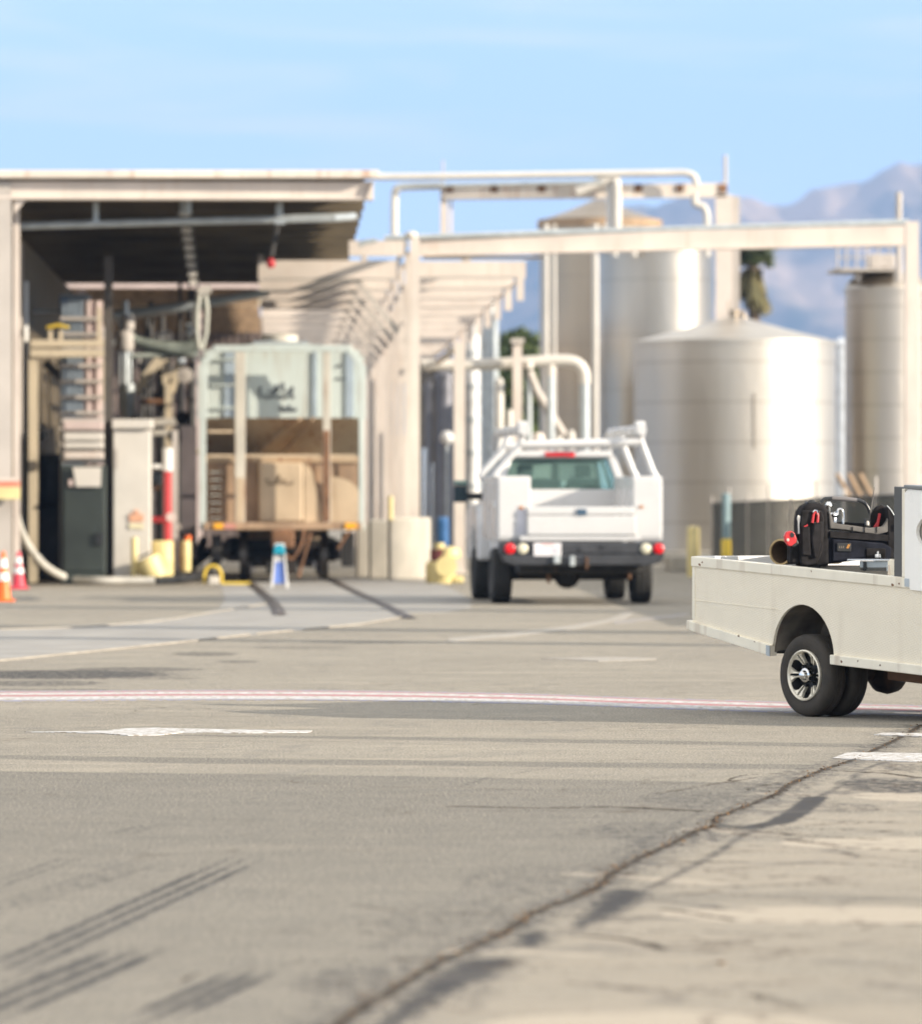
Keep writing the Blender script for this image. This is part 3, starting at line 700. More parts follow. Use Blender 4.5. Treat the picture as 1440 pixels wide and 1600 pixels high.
def siding(x0, x1, y, z0, z1, pitch=0.22, d=0.05):
    m = MB(); n = max(1, int((x1 - x0) / pitch)); 
    for i in range(n):
        a = x0 + (x1 - x0) * i / n; w = (x1 - x0) / n
        q = [(a, y), (a + w * .25, y), (a + w * .35, y - d), (a + w * .65, y - d), (a + w * .75, y), (a + w, y)]
        for (p0, p1) in zip(q[:-1], q[1:]):
            m.add([(p0[0], p0[1], z0), (p1[0], p1[1], z0), (p1[0], p1[1], z1), (p0[0], p0[1], z1)], [(0, 1, 2, 3)])
    m.box(x0, x1, y + 0.01, y + 0.2, z0, z1)
    return m
YB2 = 182.0
pb_ = thing('process_building', 'pinkish corrugated process building deep behind the loading bay', 'building', (X(60, YB2), YB2, 0))
siding(X(160, 150), X(-60, 150) + 0.0 if False else X(165, 150), 150, 0, 0.01)
siding(X(40, YB2), X(420, YB2), YB2, 0, 7.4).build('wall', mat('brownish_siding', (0.22, 0.17, 0.15), 0.7, var=0.2), pb_)
m = MB()
for k in range(5):
    m.box(X(210 + 35 * k, YB2), X(232 + 35 * k, YB2), YB2 - .08, YB2 - .04, 3.2, 4.4)
m.build('louvre', dark_steel, pb_)
st = thing('striped_silo_shed', 'pale corrugated shed with grey and pink bays seen through the cream gantry', 'shed', (X(125, 112), 112, 0)); YK = 110.0
siding(X(95, YK), X(130, YK), YK, 0, Z(470, YK), 0.10, 0.04).build('grey_bay', mat('blue_grey_siding', (0.36, 0.42, 0.47), 0.5, metal=0.2), st)
siding(X(130, YK) + .01, X(160, YK), YK, 0, Z(470, YK), 0.17, 0.05).build('pink_bay', pinkish, st)
m = MB()
for k in range(9):
    z = 2.6 + 0.30 * k; m.box(X(94, YK), X(161, YK), YK - .12, YK - .06, z, z + 0.07)
m.build('horizontal_rail', greige, st)
m = MB(); m.box(X(93, YK), X(161, YK), YK + .25, YK + 2, 0, 4.9); m.build('body', greige, st)

# cream gantry / platform frame
YG = 109.5
ga = thing('platform_gantry', 'cream steel platform frame with a double top beam beside the loading arm', 'gantry', (X(110, YG), YG, 0))
MB().box(X(48, YG), X(176, YG), YG - .1, YG + .1, Z(542, YG), Z(531, YG)).build('upper_beam', cream_warm, ga, bevel=.01)
MB().box(X(48, YG), X(176, YG), YG - .16, YG + .1, Z(558, YG), Z(546, YG)).build('lower_beam', cream_warm, ga, bevel=.01)
for px in (52, 168):
    x = X(px, YG); w = 0.085 if px == 52 else 0.09
    MB().box(x - w, x + w, YG - .08, YG + .08, 0 if px == 52 else Z(628, YG), Z(560, YG)).build('post', cream_warm, ga)
MB().box(X(70, YG), X(76, YG), YG + 1, YG + 1.1, Z(668, YG), Z(560, YG)).build('post', cream_warm, ga)
for px in (76, 92, 152):
    MB().box(X(px, YG), X(px + 6, YG), YG, YG + .07, Z(531, YG), Z(516 if px < 150 else 480, YG)).build('handrail_post', cream_warm, ga)
MB().tube([P(72, 512, YG), P(90, 508, YG), P(108, 512, YG)], 0.035).build('handrail', yellow, ga)
MB().beam(P(70, 566, YG + 1), P(160, 650, YG + 1), 0.08, 0.16).beam(P(88, 566, YG + 1.2), P(162, 636, YG + 1.2), 0.05, 0.06).build('stair_stringer', dark_steel, ga)
ip = thing('insulated_pipe', 'tall white insulated pipe running up beside the canopy column', 'pipe', (X(37, 112), 112, 0))
MB().tube([P(37, 900, 112), P(37, 690, 112)], 0.07).build('lower_run', galv, ip, smooth=True)
MB().tube([P(37, 688, 112), P(37, 590, 112), P(37, 440, 112)], 0.09).build('insulation', white_paint, ip, smooth=True)
MB().lathe([(0.30, 0), (0.34, .03), (0.34, .09), (0.30, .12), (0.2, .12), (0.2, 0), (0.30, 0)], P(46, 686, 112), 24).build('ring_bracket', galv, ip, smooth=True)
MB().tube([P(56, 690, 112), P(57, 720, 112)], 0.05).build('hook', galv, ip)

eb = thing('junction_box', 'grey junction box with a small blue corner label high under the canopy', 'junction box', P(115, 488, 116))
MB().box(X(93, 116), X(141, 116), 115.8, 116.2, Z(490, 116), Z(460, 116)).build('box', mat('blue_grey_box', (0.30, 0.34, 0.37), 0.5), eb, bevel=.02)
MB().box(X(95, 116), X(107, 116), 115.77, 115.8, Z(481, 116), Z(468, 116)).build('label_plate', blue, eb)
MB().tube([P(24, 487, 116), P(104, 485, 116)], 0.035).build('conduit', galv, eb)
# loading arm
YA = 120.0
la = thing('loading_boom', 'grey green swinging loading arm with a curved boom above the white cabinet', 'loading arm', P(192, 560, YA))
pts = curve_pts([tuple(P(*q, YA)) for q in [(200, 520), (215, 533), (250, 542), (285, 545), (308, 538)]], 6)
MB().tube(pts, [0.06 + 0.09 * min(1, i / 14) for i in range(len(pts))]).build('boom', mat('grey_green_paint', (0.26, 0.29, 0.25), 0.5, var=.2), la, smooth=True)
MB().tube([P(205, 556, YA), P(310, 553, YA)], 0.05).build('lower_rail', mat('pale_grey_green', (0.45, 0.49, 0.43), 0.5, var=.15), la)
for q_, a_, b_, w_ in ((196, 640, 470, .06), (203, 660, 490, .035), (188, 640, 500, .03)): MB().tube([P(q_, a_, YA), P(q_, b_, YA)], w_).build('riser', galv, la)
MB().lathe([(0.001, 0), (.16, 0), (.2, .1), (.2, .32), (.12, .42), (.001, .42)], P(195, 548, YA), 18).lathe([(.001, 0), (.12, 0), (.14, .12), (.1, .3), (.001, .3)], P(200, 515, YA), 14).build('swivel', greige, la, smooth=True)
MB().tube([P(200, 652, YA), P(200, 600, YA)], 0.14).build('counterweight', galv, la, smooth=True)
hb = thing('hanging_hose_bundle', 'pair of pale hoses hanging from the canopy beside the hopper car', 'hose bundle', P(315, 560, 113))
for dx, off in ((-7, 0), (6, .2)):
    MB().tube([P(316 + dx * .5, 452, 113 + off), P(316 + dx * 1.2, 485, 113 + off), P(315 + dx * 1.1, 520, 113 + off), P(313 + dx * .3, 545, 113 + off)], 0.05).build('hose', mat('pale_hose', (.50, .50, .43), .6) if 'pale_hose' not in MATS else MATS['pale_hose'], hb, smooth=True)
MB().tube([P(309, 456, 113), P(330, 452, 113)], .09).build('clamp', off_white, hb, smooth=True)
br = thing('brace_frame', 'cream Y shaped brace frame standing behind the white cabinet', 'frame', (X(245, 128), 128, 0))
MB().beam(P(250, 560, 128), P(212, 612, 128), .16, .2).build('diagonal', cream_warm, br)
MB().beam(P(282, 562, 128), P(266, 612, 128), .14, .2).beam(P(256, 562, 128), P(262, 600, 128), .14, .2).build('fork', cream_warm, br)
MB().box(X(258, 128), X(269, 128), 127.9, 128.1, 0, Z(600, 128)).build('post', cream_warm, br)
MB().beam(P(238, 660, 128), P(276, 658, 128), .3, .16).beam(P(238, 676, 128), P(277, 675, 128), .3, .12).build('shelf', off_white, br)

sp_ = thing('stacked_louvre_panels', 'pale horizontal louvre panels stacked behind the dark green cabinet', 'louvre', (X(130, 110.5), 110.5, Z(722, 110.5)))
for i, (a, b_) in enumerate(((660, 674), (677, 690), (691, 702), (706, 718))):
    MB().box(X(100, 110.5), X(161, 110.5), 110.3 + .05 * i, 110.6, Z(b_, 110.5), Z(a, 110.5)).build('louvre_blade', off_white if i in (1, 2) else pinkish if i == 0 else cream, sp_, bevel=.03)
MB().box(X(98, 110.6), X(162, 110.6), 110.62, 110.75, Z(724, 110.5), Z(655, 110.5)).build('frame', greige, sp_)
dg = thing('dark_cabinet', 'tall dark green electrical cabinet with a white notice near its top', 'cabinet', (X(132, 109.4), 109.4, 0))
MB().box(X(97, 109.4), X(166, 109.4), 109.0, 109.8, 0, Z(728, 109.4)).build('body', dark_green, dg, bevel=.02)
MB().box(X(101, 108.98), X(162, 108.98), 108.96, 108.99, .25, Z(765, 109.4)).build('door', dark_green, dg, bevel=.01)
MB().prism([(X(114, 108.9), Z(731, 108.9)), (X(158, 108.9), Z(731, 108.9)), (X(157, 108.9), Z(761, 108.9)), (X(119, 108.9), Z(761, 108.9))], 108.9, 108.93).build('notice', off_white, dg)
MB().box(X(150, 108.9), X(160, 108.9), 108.9, 108.95, Z(850, 108.9), Z(832, 108.9)).build('handle', black_plastic, dg)
MB().box(X(108, 108.9), X(114, 108.9), 108.9, 108.95, Z(760, 108.9), Z(750, 108.9)).build('lamp', pinkish, dg)
for o_, r_ in ((dg, 107.3 / 109.4), (sp_, 107.3 / 110.5)):
    o_.location = (o_.location.x * r_, o_.location.y * r_, max(0, 1.5 + (o_.location.z - 1.5) * r_) if o_.location.z > .1 else 0)
dp = MB().box(X(163, 108.1), X(176, 108.1), 108.0, 108.2, 0, Z(400, 108.1)).build('steel_post', mat('brown_steel', (.10, .085, .07), .6)); tag(dp, 'tall dark brown steel post between the dark cabinet and the white cabinet', 'post')

wc = thing('white_cabinet', 'tall white metal cabinet with an orange label and small louvres', 'cabinet', (X(206, 107.9), 107.9, 0))
MB().box(X(177, 107.4), X(235, 107.4), 107.3, 108.4, .08, Z(672, 107.4)).build('body', off_white, wc, bevel=.02)
MB().box(X(175, 107.4), X(238, 107.4), 107.2, 108.5, Z(670, 107.4), Z(655, 107.4)).build('hood', off_white, wc, bevel=.02)
m = MB()
for k in range(8): m.box(X(178, 107.3), X(185, 107.3), 107.27, 107.3, Z(704 + k * 4, 107.3), Z(702 + k * 4, 107.3))
m.build('vent', greige, wc)
MB().box(X(202, 107.3), X(224, 107.3), 107.27, 107.3, Z(826, 107.3), Z(818, 107.3)).build('label_lower', mat('cream_label', (.80, .72, .48), .5), wc)
MB().box(X(202, 107.3), X(224, 107.3), 107.27, 107.3, Z(815, 107.3), Z(803, 107.3)).box(X(209, 107.3), X(217, 107.3), 107.27, 107.3, Z(802, 107.3), Z(797, 107.3)).build('label_upper', mat('orange_label', (.78, .42, .26), .5), wc)
def bollard(px, y, pyt, w, mt, lab, mt2=None, cat='bollard'):
    x = X(px, y); zt_ = Z(pyt, y); o = thing('bollard', lab, cat, (x, y, 0))
    z1 = zt_ if mt2 is None else zt_ * .48
    MB().lathe([(.001, 0), (w, 0), (w, z1 - .02), (w * .92, z1), (.001, z1 + .01)], (x, y, 0), 16).build('post', mt, o, smooth=True)
    if mt2: MB().lathe([(.001, z1 + .012), (w * .9, z1 + .012), (w * .9, zt_), (.001, zt_ + .02)], (x, y, 0), 16).build('upper_sleeve', mt2, o, smooth=True)
    return o
bollard(210, 106.9, 840, .065, pale_yellow, 'thin pale yellow bollard in front of the white cabinet')
# red standpipe
rp = thing('red_standpipe', 'vertical red fire pipe with a white upper section', 'pipe', (X(262, 108.5), 108.5, 0))
MB().tube([P(262, 895, 108.5), P(262, 736, 108.5)], .075).build('red_section', red, rp, smooth=True)
MB().tube([P(262, 735.9, 108.5), P(262, 700, 108.5)], .095).tube([P(238, 729, 108.5), P(262, 729, 108.5)], .05).build('white_section', white_paint, rp, smooth=True)
MB().tube([P(238, 812, 108.5), P(262, 812, 108.5)], .06).build('branch', red, rp, smooth=True)
MB().lathe([(.001, -.05), (.09, -.05), (.09, .05), (.001, .05)], P(267, 808, 108.4), 16, 'y').build('flange', pinkish, rp)
tag(MB().box(X(269, 109), X(278, 109), 108.9, 109.1, 0, Z(672, 109)).build('steel_post', greige), 'beige steel post just behind the red fire pipe', 'post')
tag(MB().box(X(283, 111), X(306, 111), 111, 112.2, 0, Z(665, 111)).build('equipment_tower', mat('mauve_grey', (.12, .10, .10), .6)), 'dark mauve grey equipment column beside the hopper car', 'column')
# yellow drums and tubs
def tub(px, pyb, pyt, w, y, lab, name='yellow_drum', lid=None, tilt=0):
    x = X(px, y); z0 = max(0, Z(pyb, y)); z1 = Z(pyt, y); o = thing(name, lab, 'drum', (x, y, z0))
    r = w / 2 / F * y
    MB().lathe([(.001, 0), (r * .93, 0), (r, .03), (r, (z1 - z0) * .45), (r * 1.03, (z1 - z0) * .5), (r, (z1 - z0) * .55), (r, z1 - z0 - .02), (r * .9, z1 - z0), (.001, z1 - z0)], (x, y, z0), 24).build('body', pale_yellow, o, smooth=True)
    if lid: MB().lathe([(.001, 0), (.06, 0), (.06, .1), (.001, .1)], (x + r * .4, y, z1), 12).build('cap', orange, o, smooth=True)
    return o
tub(254, 903, 845, 34, 108.3, 'large pale yellow drum standing behind the tipped yellow drum')
o = thing('tipped_drum', 'squat yellow drum leaning against a taller one beside the white cabinet', 'drum', (X(245, 107.4), 107.4, 0))
MB().lathe([(.001, 0), (.24, 0), (.25, .03), (.25, .40), (.22, .43), (.001, .43)], (0, 0, 0), 24).xf(lambda v: Matrix.Rotation(R(-24), 3, 'Y') @ v + Vector((X(243, 107), 106.9, .10))).build('body', pale_yellow, o, smooth=True)
MB().lathe([(.1, 0), (.13, .02), (.1, .04), (.07, .02), (.1, 0)], (0, 0, .47), 16).xf(lambda v: Matrix.Rotation(R(-24), 3, 'Y') @ v + Vector((X(243, 107), 106.9, .10))).build('spout', dark_steel, o)
tub(290, 893, 845, 17, 108.8, 'small pale yellow canister with an orange cap beside the hopper car', 'yellow_canister', lid=True)
# derail / hoop stand
hs_ = thing('yellow_hoop_stand', 'small yellow tubular hoop on a base beside the left rail', 'stand', (X(332, 107), 107, 0))
MB().tube(curve_pts([(X(319, 107), 107, .02), (X(320, 107), 107, .22), (X(326, 107), 107, .33), (X(338, 107), 107, .33), (X(345, 107), 107, .22), (X(346, 107), 107, .02)], 5), .028).build('hoop', yellow, hs_, smooth=True)
MB().box(X(326, 107), X(342, 107), 106.9, 107.1, 0, .16).build('base', off_white, hs_, bevel=.02)
MB().box(X(346, 106.6), X(392, 106.6), 106.5, 106.8, 0, .05).build('foot_plate', yellow, hs_, bevel=.01)
# blue and white A-board between rails
bs = thing('track_marker_stand', 'white and blue folding marker stand with a teal cap standing between the rails', 'marker stand', (X(437, 101), 101, 0))
y = 101
MB().prism([(X(422, y), .02), (X(427, y), .02), (X(431, y), Z(852, y)), (X(442, y), Z(852, y)), (X(446, y), .02), (X(451, y), .02), (X(444, y), Z(848, y) - .01), (X(429, y), Z(848, y) - .01)], y - .1, y + .1).build('frame', white_paint, bs, bevel=.01)
MB().prism([(X(427.5, y), .1), (X(446, y), .1), (X(442.5, y), Z(878, y)), (X(430.5, y), Z(878, y))], y - .06, y + .04).build('panel', mat('blue_panel', (.16, .27, .72), .5), bs)
MB().prism([(X(430.6, y), Z(877.8, y)), (X(442.4, y), Z(877.8, y)), (X(441.2, y), Z(868, y)), (X(431.6, y), Z(868, y))], y - .06, y + .04).build('upper_panel', white_paint, bs)
MB().prism([(X(427, y), Z(866, y)), (X(446, y), Z(866, y)), (X(444, y), Z(854, y)), (X(440, y), Z(851, y)), (X(432, y), Z(851, y)), (X(428, y), Z(855, y))], y - .14, y - .105).build('cap', teal, bs, bevel=.015)
# cones
def cone(px, pyb, pyt, y, col_, lab):
    x = X(px, y); H = Z(pyt, y); o = thing('traffic_cone', lab, 'cone', (x, y, 0)); r0 = .13
    def rr(h): return r0 + (0.03 - r0) * h / H
    MB().lathe([(rr(.04), .04), (rr(H), H), (.022, H + .005), (.001, H + .004)], (x, y, 0), 24).build('body', col_, o, smooth=True)
    MB().box(x - .18, x + .18, y - .18, y + .18, 0, .04).build('base', col_, o, bevel=.02)
    for a, b_ in ((.42, .58), (.68, .86)):
        MB().lathe([(rr(H * a) + .004, H * a), (rr(H * b_) + .004, H * b_)], (x, y, 0), 24).build('reflective_band', reflect_white, o, smooth=True)
    return o
cone(5, 940, 862, 88, orange, 'bright orange traffic cone with white bands, nearest the canopy column')
cone(29, 920, 862, 101, pink_red, 'faded red traffic cone with white bands behind the orange one')
# column sign with red stripe
sg = thing('column_guard_sign', 'yellow guard plate with a red stripe strapped round the canopy column', 'sign', P(12, 780, 102.6))
MB().box(X(-14, 102.6), X(31, 102.6), 102.5, 102.75, Z(780, 102.6), Z(761, 102.6)).build('yellow_plate', mat('dull_yellow', (.72, .62, .30), .5), sg, bevel=.01)
MB().box(X(-14, 102.6), X(31, 102.6), 102.5, 102.75, Z(760.5, 102.6), Z(752, 102.6)).build('red_stripe', mat('dull_red', (.70, .25, .16), .5), sg)
MB().box(X(-14, 102.6), X(30, 102.6), 102.5, 102.75, Z(751.5, 102.6), Z(746, 102.6)).build('top_rail', cream, sg)
# big hose
YH = 106
hp = curve_pts([tuple(P(*q)) for q in [(18, 770, 103.5), (24, 800, 104), (32, 828, 104.5), (46, 856, 105), (70, 884, 106), (105, 903, 107), (150, 908, 106.5), (200, 908, 106.5), (242, 907.5, 106.5)]], 8)
ho = thing('loading_hose', 'thick pale grey hose curving from the column down onto the ground', 'hose', (X(120, YH), YH, 0))
MB().tube([(p[0], p[1], max(p[2], .075)) for p in hp], .075, 14).build('hose', mat('grey_hose', (.68, .65, .58), .35, metal=.2, var=.08), ho, smooth=True)
bp_ = curve_pts([tuple(P(*q)) for q in [(242, 907.5, 106.5), (270, 906, 107.2), (300, 902, 108), (322, 893, 109), (335, 880, 110)]], 8)
MB().tube([(p[0], p[1], max(p[2], .07)) for p in bp_], .08, 12).build('black_section', black_plastic, ho, smooth=True)
for k, (a, b_, c_) in enumerate((((230, 902, 109), (290, 888, 111), (330, 860, 113)), ((60, 870, 110), (80, 895, 110), (100, 902, 110)), ((270, 905, 108.5), (300, 880, 111), (318, 845, 113)))):
    MB().tube([(p[0], p[1], max(p[2], .09)) for p in curve_pts([tuple(P(*a)), tuple(P(*b_)), tuple(P(*c_))], 8)], .09, 10).build('spare_hose', black_plastic, ho, smooth=True)
# dark clutter under the roof: pipes, valves, frames
rn = random.Random(12)
bay = thing('bay_pipework', 'dark tangle of pipes and valves filling the back of the loading bay', 'pipework', (X(200, 134), 134, 0))
m = MB()
for i in range(26):
    px = rn.choice([rn.uniform(40, 92), rn.uniform(206, 302), rn.uniform(206, 302)]); y = rn.uniform(128, 140); w = rn.uniform(.03, .10); zt_ = rn.uniform(3, 6.9)
    m.tube([(X(px, y), y, 0), (X(px, y), y, zt_)], w, 8)
m.build('riser', dark_steel, bay)
for i in range(16):
    y = rn.uniform(126, 140); z = rn.uniform(1.2, 6.6); a = rn.uniform(60, 260); b_ = a + rn.uniform(30, 90)
    MB().tube([(X(a, y), y, z), (X(b_, y), y, z)], rn.uniform(.03, .09), 8).build('cross_pipe', rn.choice([dark_steel, greige, galv, rust, cream_warm]), bay)
for i in range(18):
    y = rn.uniform(124, 130); z = rn.uniform(.6, 5.5); px = rn.uniform(206, 300); r = rn.uniform(.08, .2)
    MB().lathe([(.001, -r * .5), (r, -r * .4), (r, r * .4), (.001, r * .5)], (X(px, y), y, z), 12, rn.choice('xyz')).build('valve', rn.choice([pinkish, greige, dark_steel, off_white, galv]), bay)
bin_ = thing('dark_skip', 'low dark equipment skid in the shade behind the hose', 'skid', (X(80, 118), 118, 0))
MB().box(X(58, 118), X(95, 118), 117.2, 119, .05, 1.5).build('body', dark_steel, bin_, bevel=.05)
MB().lathe([(.001, 0), (.35, 0), (.38, .1), (.38, .9), (.3, 1.0), (.001, 1.02)], (X(76, 117), 117, 1.5), 20).build('motor', black_plastic, bin_, smooth=True)
# ------------------------------------------------------------------ pipe rack canopy in the middle: frames marching away
YC = 115.0
rk = thing('rack_canopy', 'long cream steel rack of repeated frames marching away from the yard beside the hopper car', 'rack', (X(650, YC), YC, 0))
ue, uc, uw = X(842, YC), X(648, YC), X(402, YC) - .0
ztop = Z(372, YC)
for k in range(19):
    y = YC + 6.2 * k
    m = MB(); w = .09 if k == 0 else .056
    m.box(uc - w, uc + w, y - .18, y - .15, 0.0, ztop); m.box(uc - .02, uc + .02, y - .15, y + .15, 0, ztop - .3); m.box(uc - w, uc + w, y + .15, y + .18, 0, ztop)
    m.build('column', cream, rk)
    if k == 0:
        MB().box(X(545, y), uc - .18, y - .12, y + .12, Z(400, y), Z(376, y)).build('beam', cream, rk)
        MB().box(uc + .18, ue + .1, y + .45, y + .6, Z(403, y), Z(398, y)).build('beam', cream, rk)
        continue
    zt_ = 6.62
    MB().box(uw, uc - .2, y - .1, y + .1, zt_ - .36, zt_).build('beam', cream, rk)
    MB().box(uc + .2, ue, y - .1, y + .1, zt_ - .33, zt_ - .02).build('beam', cream, rk)
    MB().box(uw, uc - .2, y - .13, y + .1, zt_ - .41, zt_ - .362).box(uc + .2, ue, y - .13, y + .1, zt_ - .38, zt_ - .332).build('lower_flange', greige, rk)
    MB().tube([(uc + w + .05, y - .16, 0), (uc + w + .05, y - .16, ztop - .5)], .028, 8).build('conduit', mat('grey_conduit', (.30, .29, .27), .5) if 'grey_conduit' not in MATS else MATS['grey_conduit'], rk)
    if k < 14:
        MB().beam((uc - .2, y, zt_ - 1.5), (uc - 1.1, y, zt_ - .4), .1, .12).build('knee_brace', greige, rk)
    if k < 10:
        MB().beam((ue - .12, y - .12, zt_ - .34), (ue - .12, y - .12, zt_ - .85), .15, .13).build('hanger', cream, rk)
m = MB()
for u in (uw + .05, uc - .9, ue - 1.2):
    m.box(u - .05, u + .05, YC + 6.4, YC + 116, 6.63, 6.75)
m.tube([(ue - .05, YC + 6.4, 6.3), (ue - .05, YC + 116, 6.3)], .035, 8)
m.build('stringer', cream, rk)
m = MB()
for u in (uc - .1, uc + .1): m.tube([(u, YC + 3, 6.82), (u, YC + 116, 6.82)], .05, 8)
m.build('rack_pipe', greige, rk)
# wall of cladding at the far end of the rack
tag(MB().box(X(585, 236), X(690, 236), 236, 238, 0, 4.3).build('far_shed', cream), 'small cream shed closing off the far end of the rack', 'shed')
# second line of posts under the east eave
for px, y in ((717, 118), (717, 132)):
    pass
o = thing('support_column', 'single cream column between the rack and the white truck', 'column', (X(717, 124), 124, 0))
MB().box(X(709, 124), X(726, 124), 123.88, 124.12, 0, Z(535, 124)).build('shaft', cream, o)
MB().box(X(705, 124), X(730, 124), 123.8, 124.2, 0, .04).build('base_plate', cream, o)
MB().beam(P(717, 540, 124), P(668, 578, 130), .1, .1).build('brace', cream, o)

# barrier of precast concrete with rounded end
cb = thing('concrete_barrier', 'thick rounded precast concrete barrier at the foot of the rack', 'barrier', (X(620, 116), 116, 0))
def rr_prism(x0, x1, y0, y1, z1):
    pts = []
    for k in range(9):
        a = math.pi * k / 8 - math.pi / 2; r = (y1 - y0) / 2; pts.append((x1 - r + r * math.cos(a), (y0 + y1) / 2 + r * math.sin(a)))
    return pts + [(x0, y1), (x0, y0)]
MB().prism(rr_prism(X(606, 113), X(673, 113), 112.3, 113.7, 0), 0, Z(808, 113), 'xy').build('end_block', concrete, cb, bevel=.05, smooth=True)
for k, (a, b_, yy) in enumerate(((576, 606, 115.2), (556, 577, 117.4))):
    MB().box(X(a, yy), X(b_, yy), yy - .6, yy + .6, 0, Z(812 + 8 * k, yy)).build('block', concrete, cb, bevel=.04)
tag(MB().tube([P(610, 812, 112.2), P(610, 775, 112.2)], .05).build('marker_post', pale_yellow), 'thin yellow marker post on the concrete barrier', 'post')

# front gantry beam to the right with its column
fg = thing('gantry_beam', 'long cream gantry beam crossing the whole yard above the white truck', 'gantry', (X(1000, 110), 110, 0))
MB().beam(P(650, 386, 115.45), P(1418, 367, 115), .24, .38).beam(P(650, 399, 115.25), P(1418, 382, 114.8), .3, .04).build('beam', cream, fg, bevel=.01)
MB().tube([P(600, 372, 115.3), P(900, 362, 115.2), P(1420, 347, 115)], .06).tube([P(600, 371, 115.6), P(1420, 345, 115.4)], .04).build('pipe', galv, fg, smooth=True)
MB().box(X(1414, 113), X(1434, 113), 112.9, 113.2, 0, Z(346, 113)).build('column', cream, fg)
MB().lathe([(.001, 0), (.12, 0), (.14, .05), (.1, .12), (.001, .14)], P(642, 372, 113.8), 14).build('cap', off_white, fg, smooth=True)
MB().tube([P(588, 375, 114.2), P(570, 378, 114.2), P(560, 383, 114.2)], .05).build('stub_pipe', galv, fg)

# upper, farther pipe bridge
YU = 150.0
ub = thing('upper_pipe_bridge', 'high cream pipe bridge with rust stained joints in front of the mountains', 'pipe bridge', (X(1130, YU), YU, 0))
MB().beam(P(692, 301, YU), P(1134, 297, YU), .3, .36).build('beam', cream_rust, ub)
for px in (772, 846, 918, 997, 1062, 1130, 702):
    c = P(px, 297, YU - .2); m = MB().box(c.x - .10, c.x + .10, YU - .2, YU - .17, c.z - .05, c.z + .16); m.build('rust_joint', rust, ub, bevel=.03)
MB().box(X(1117, YU), X(1143, YU), YU - .15, YU - .1, 0, Z(304, YU)).build('column', cream, ub)
MB().box(X(1143, YU), X(1155, YU), YU - .05, YU + .3, 0, Z(306, YU)).build('column_web', greige, ub)
MB().box(X(688, YU), X(699, YU), YU - .1, YU + .1, Z(372, YU), Z(290, YU)).box(X(703, YU), X(707, YU), YU + .1, YU + .2, Z(372, YU), Z(312, YU)).build('post', cream, ub)
MB().tube([P(1133, 302, YU), P(1133, 242, YU)], .05).build('mast', greige, ub)
MB().tube([P(692, 290, YU), P(692, 250, YU)], .025).build('mast', greige, ub)
pipes = [('pipe', .09, off_white, [(588, 276), (700, 275), (960, 271), (1040, 270), (1070, 270), (1084, 276), (1088, 290)]),
         ('pipe', .05, galv, [(620, 291), (700, 289), (940, 284)])]
for nm, r, mt, pl in pipes:
    MB().tube(curve_pts([tuple(P(a, b_, YU - .6)) for a, b_ in pl], 5), r).build(nm, mt, ub, smooth=True)
MB().tube(curve_pts([tuple(P(a, b_, YU - .3)) for a, b_ in [(690, 290), (640, 291), (622, 293), (617, 302), (616, 330), (616, 372)]], 5), .10).build('pipe', off_white, ub, smooth=True)
MB().tube(curve_pts([tuple(P(a, b_, YU - .5)) for a, b_ in [(900, 300), (935, 285), (955, 277), (962, 285), (963, 320), (963, 358)]], 5), .13).build('pipe', off_white, ub, smooth=True)
MB().tube([P(952, 286, YU - .4), P(952, 356, YU - .4)], .08).build('pipe', white_paint, ub, smooth=True)
MB().tube(curve_pts([tuple(P(a, b_, YU - .5)) for a, b_ in [(1085, 302), (1086, 318), (1098, 322), (1104, 335), (1104, 360), (1104, 400)]], 5), .09).build('pipe', off_white, ub, smooth=True)

# ------------------------------------------------------------------ tanks
def tank(name, lab, pl, pr_, pyt, y, mt, cone_py=None, dome=None, base=0.0, cat='tank', group=None, n=96):
    x0, x1 = X(pl, y), X(pr_, y); c = (x0 + x1) / 2; r = (x1 - x0) / 2; H = Z(pyt, y - r * .6)
    o = thing(name, lab, cat, (c, y, 0), group=group)
    MB().lathe([(r, base), (r, H)], (c, y, 0), n).build('shell', mt, o, smooth=True)
    MB().lathe([(r + .001, H - .10), (r + .03, H - .10), (r + .03, H), (r + .001, H)], (c, y, 0), n).build('top_rim', mt, o, smooth=True)
    m = MB()
    if cone_py: 
        zc = Z(cone_py, y); m.lathe([(r + .02, H + .002), (r * .5, H + (zc - H) * .5), (.15, zc), (.001, zc)], (c, y, 0), n)
    elif dome: m.lathe([(r, H)] + [(r * math.cos(a * math.pi / 20), H + dome * math.sin(a * math.pi / 20)) for a in range(1, 10)] + [(.001, H + dome)], (c, y, 0), n)
    else: m.lathe([(r, H + .001), (.001, H + .2)], (c, y, 0), n)
    m.build('roof', mt, o, smooth=True)
    return o, c, r, H
o, c, r, H = tank('storage_tank', 'large squat stainless steel tank with a shallow cone roof, right of the white truck', 990, 1304, 531, 148, steel_a, cone_py=494)
MB().lathe([(r + .9, 0), (r + .9, .28), (r + .02, .30)], (c, 148, 0), 64).build('plinth', concrete, o)
MB().tube([P(1147, 497, 148), P(1147, 484, 148)], .12).tube([P(1150, 486, 148), P(1160, 488, 148), P(1163, 497, 148)], .07).tube([P(1140, 497, 148), P(1138, 470, 148)], .02).build('roof_vent', steel_c, o, smooth=True)
MB().box(c + .28, c + .31, 148 - r - .012, 148 - r + .1, 2.9, 4.3).build('seam', steel_c, o)
for a_ in ():
    MB().tube([(c + (r + .04) * math.sin(-1.2 + a_ * .1), 148 - (r + .04) * math.cos(-1.2 + a_ * .1), 0), (c + (r + .04) * math.sin(-1.2 + a_ * .1), 148 - (r + .04) * math.cos(-1.2 + a_ * .1), H)], .05).build('level_pipe', steel_d, o, smooth=True)
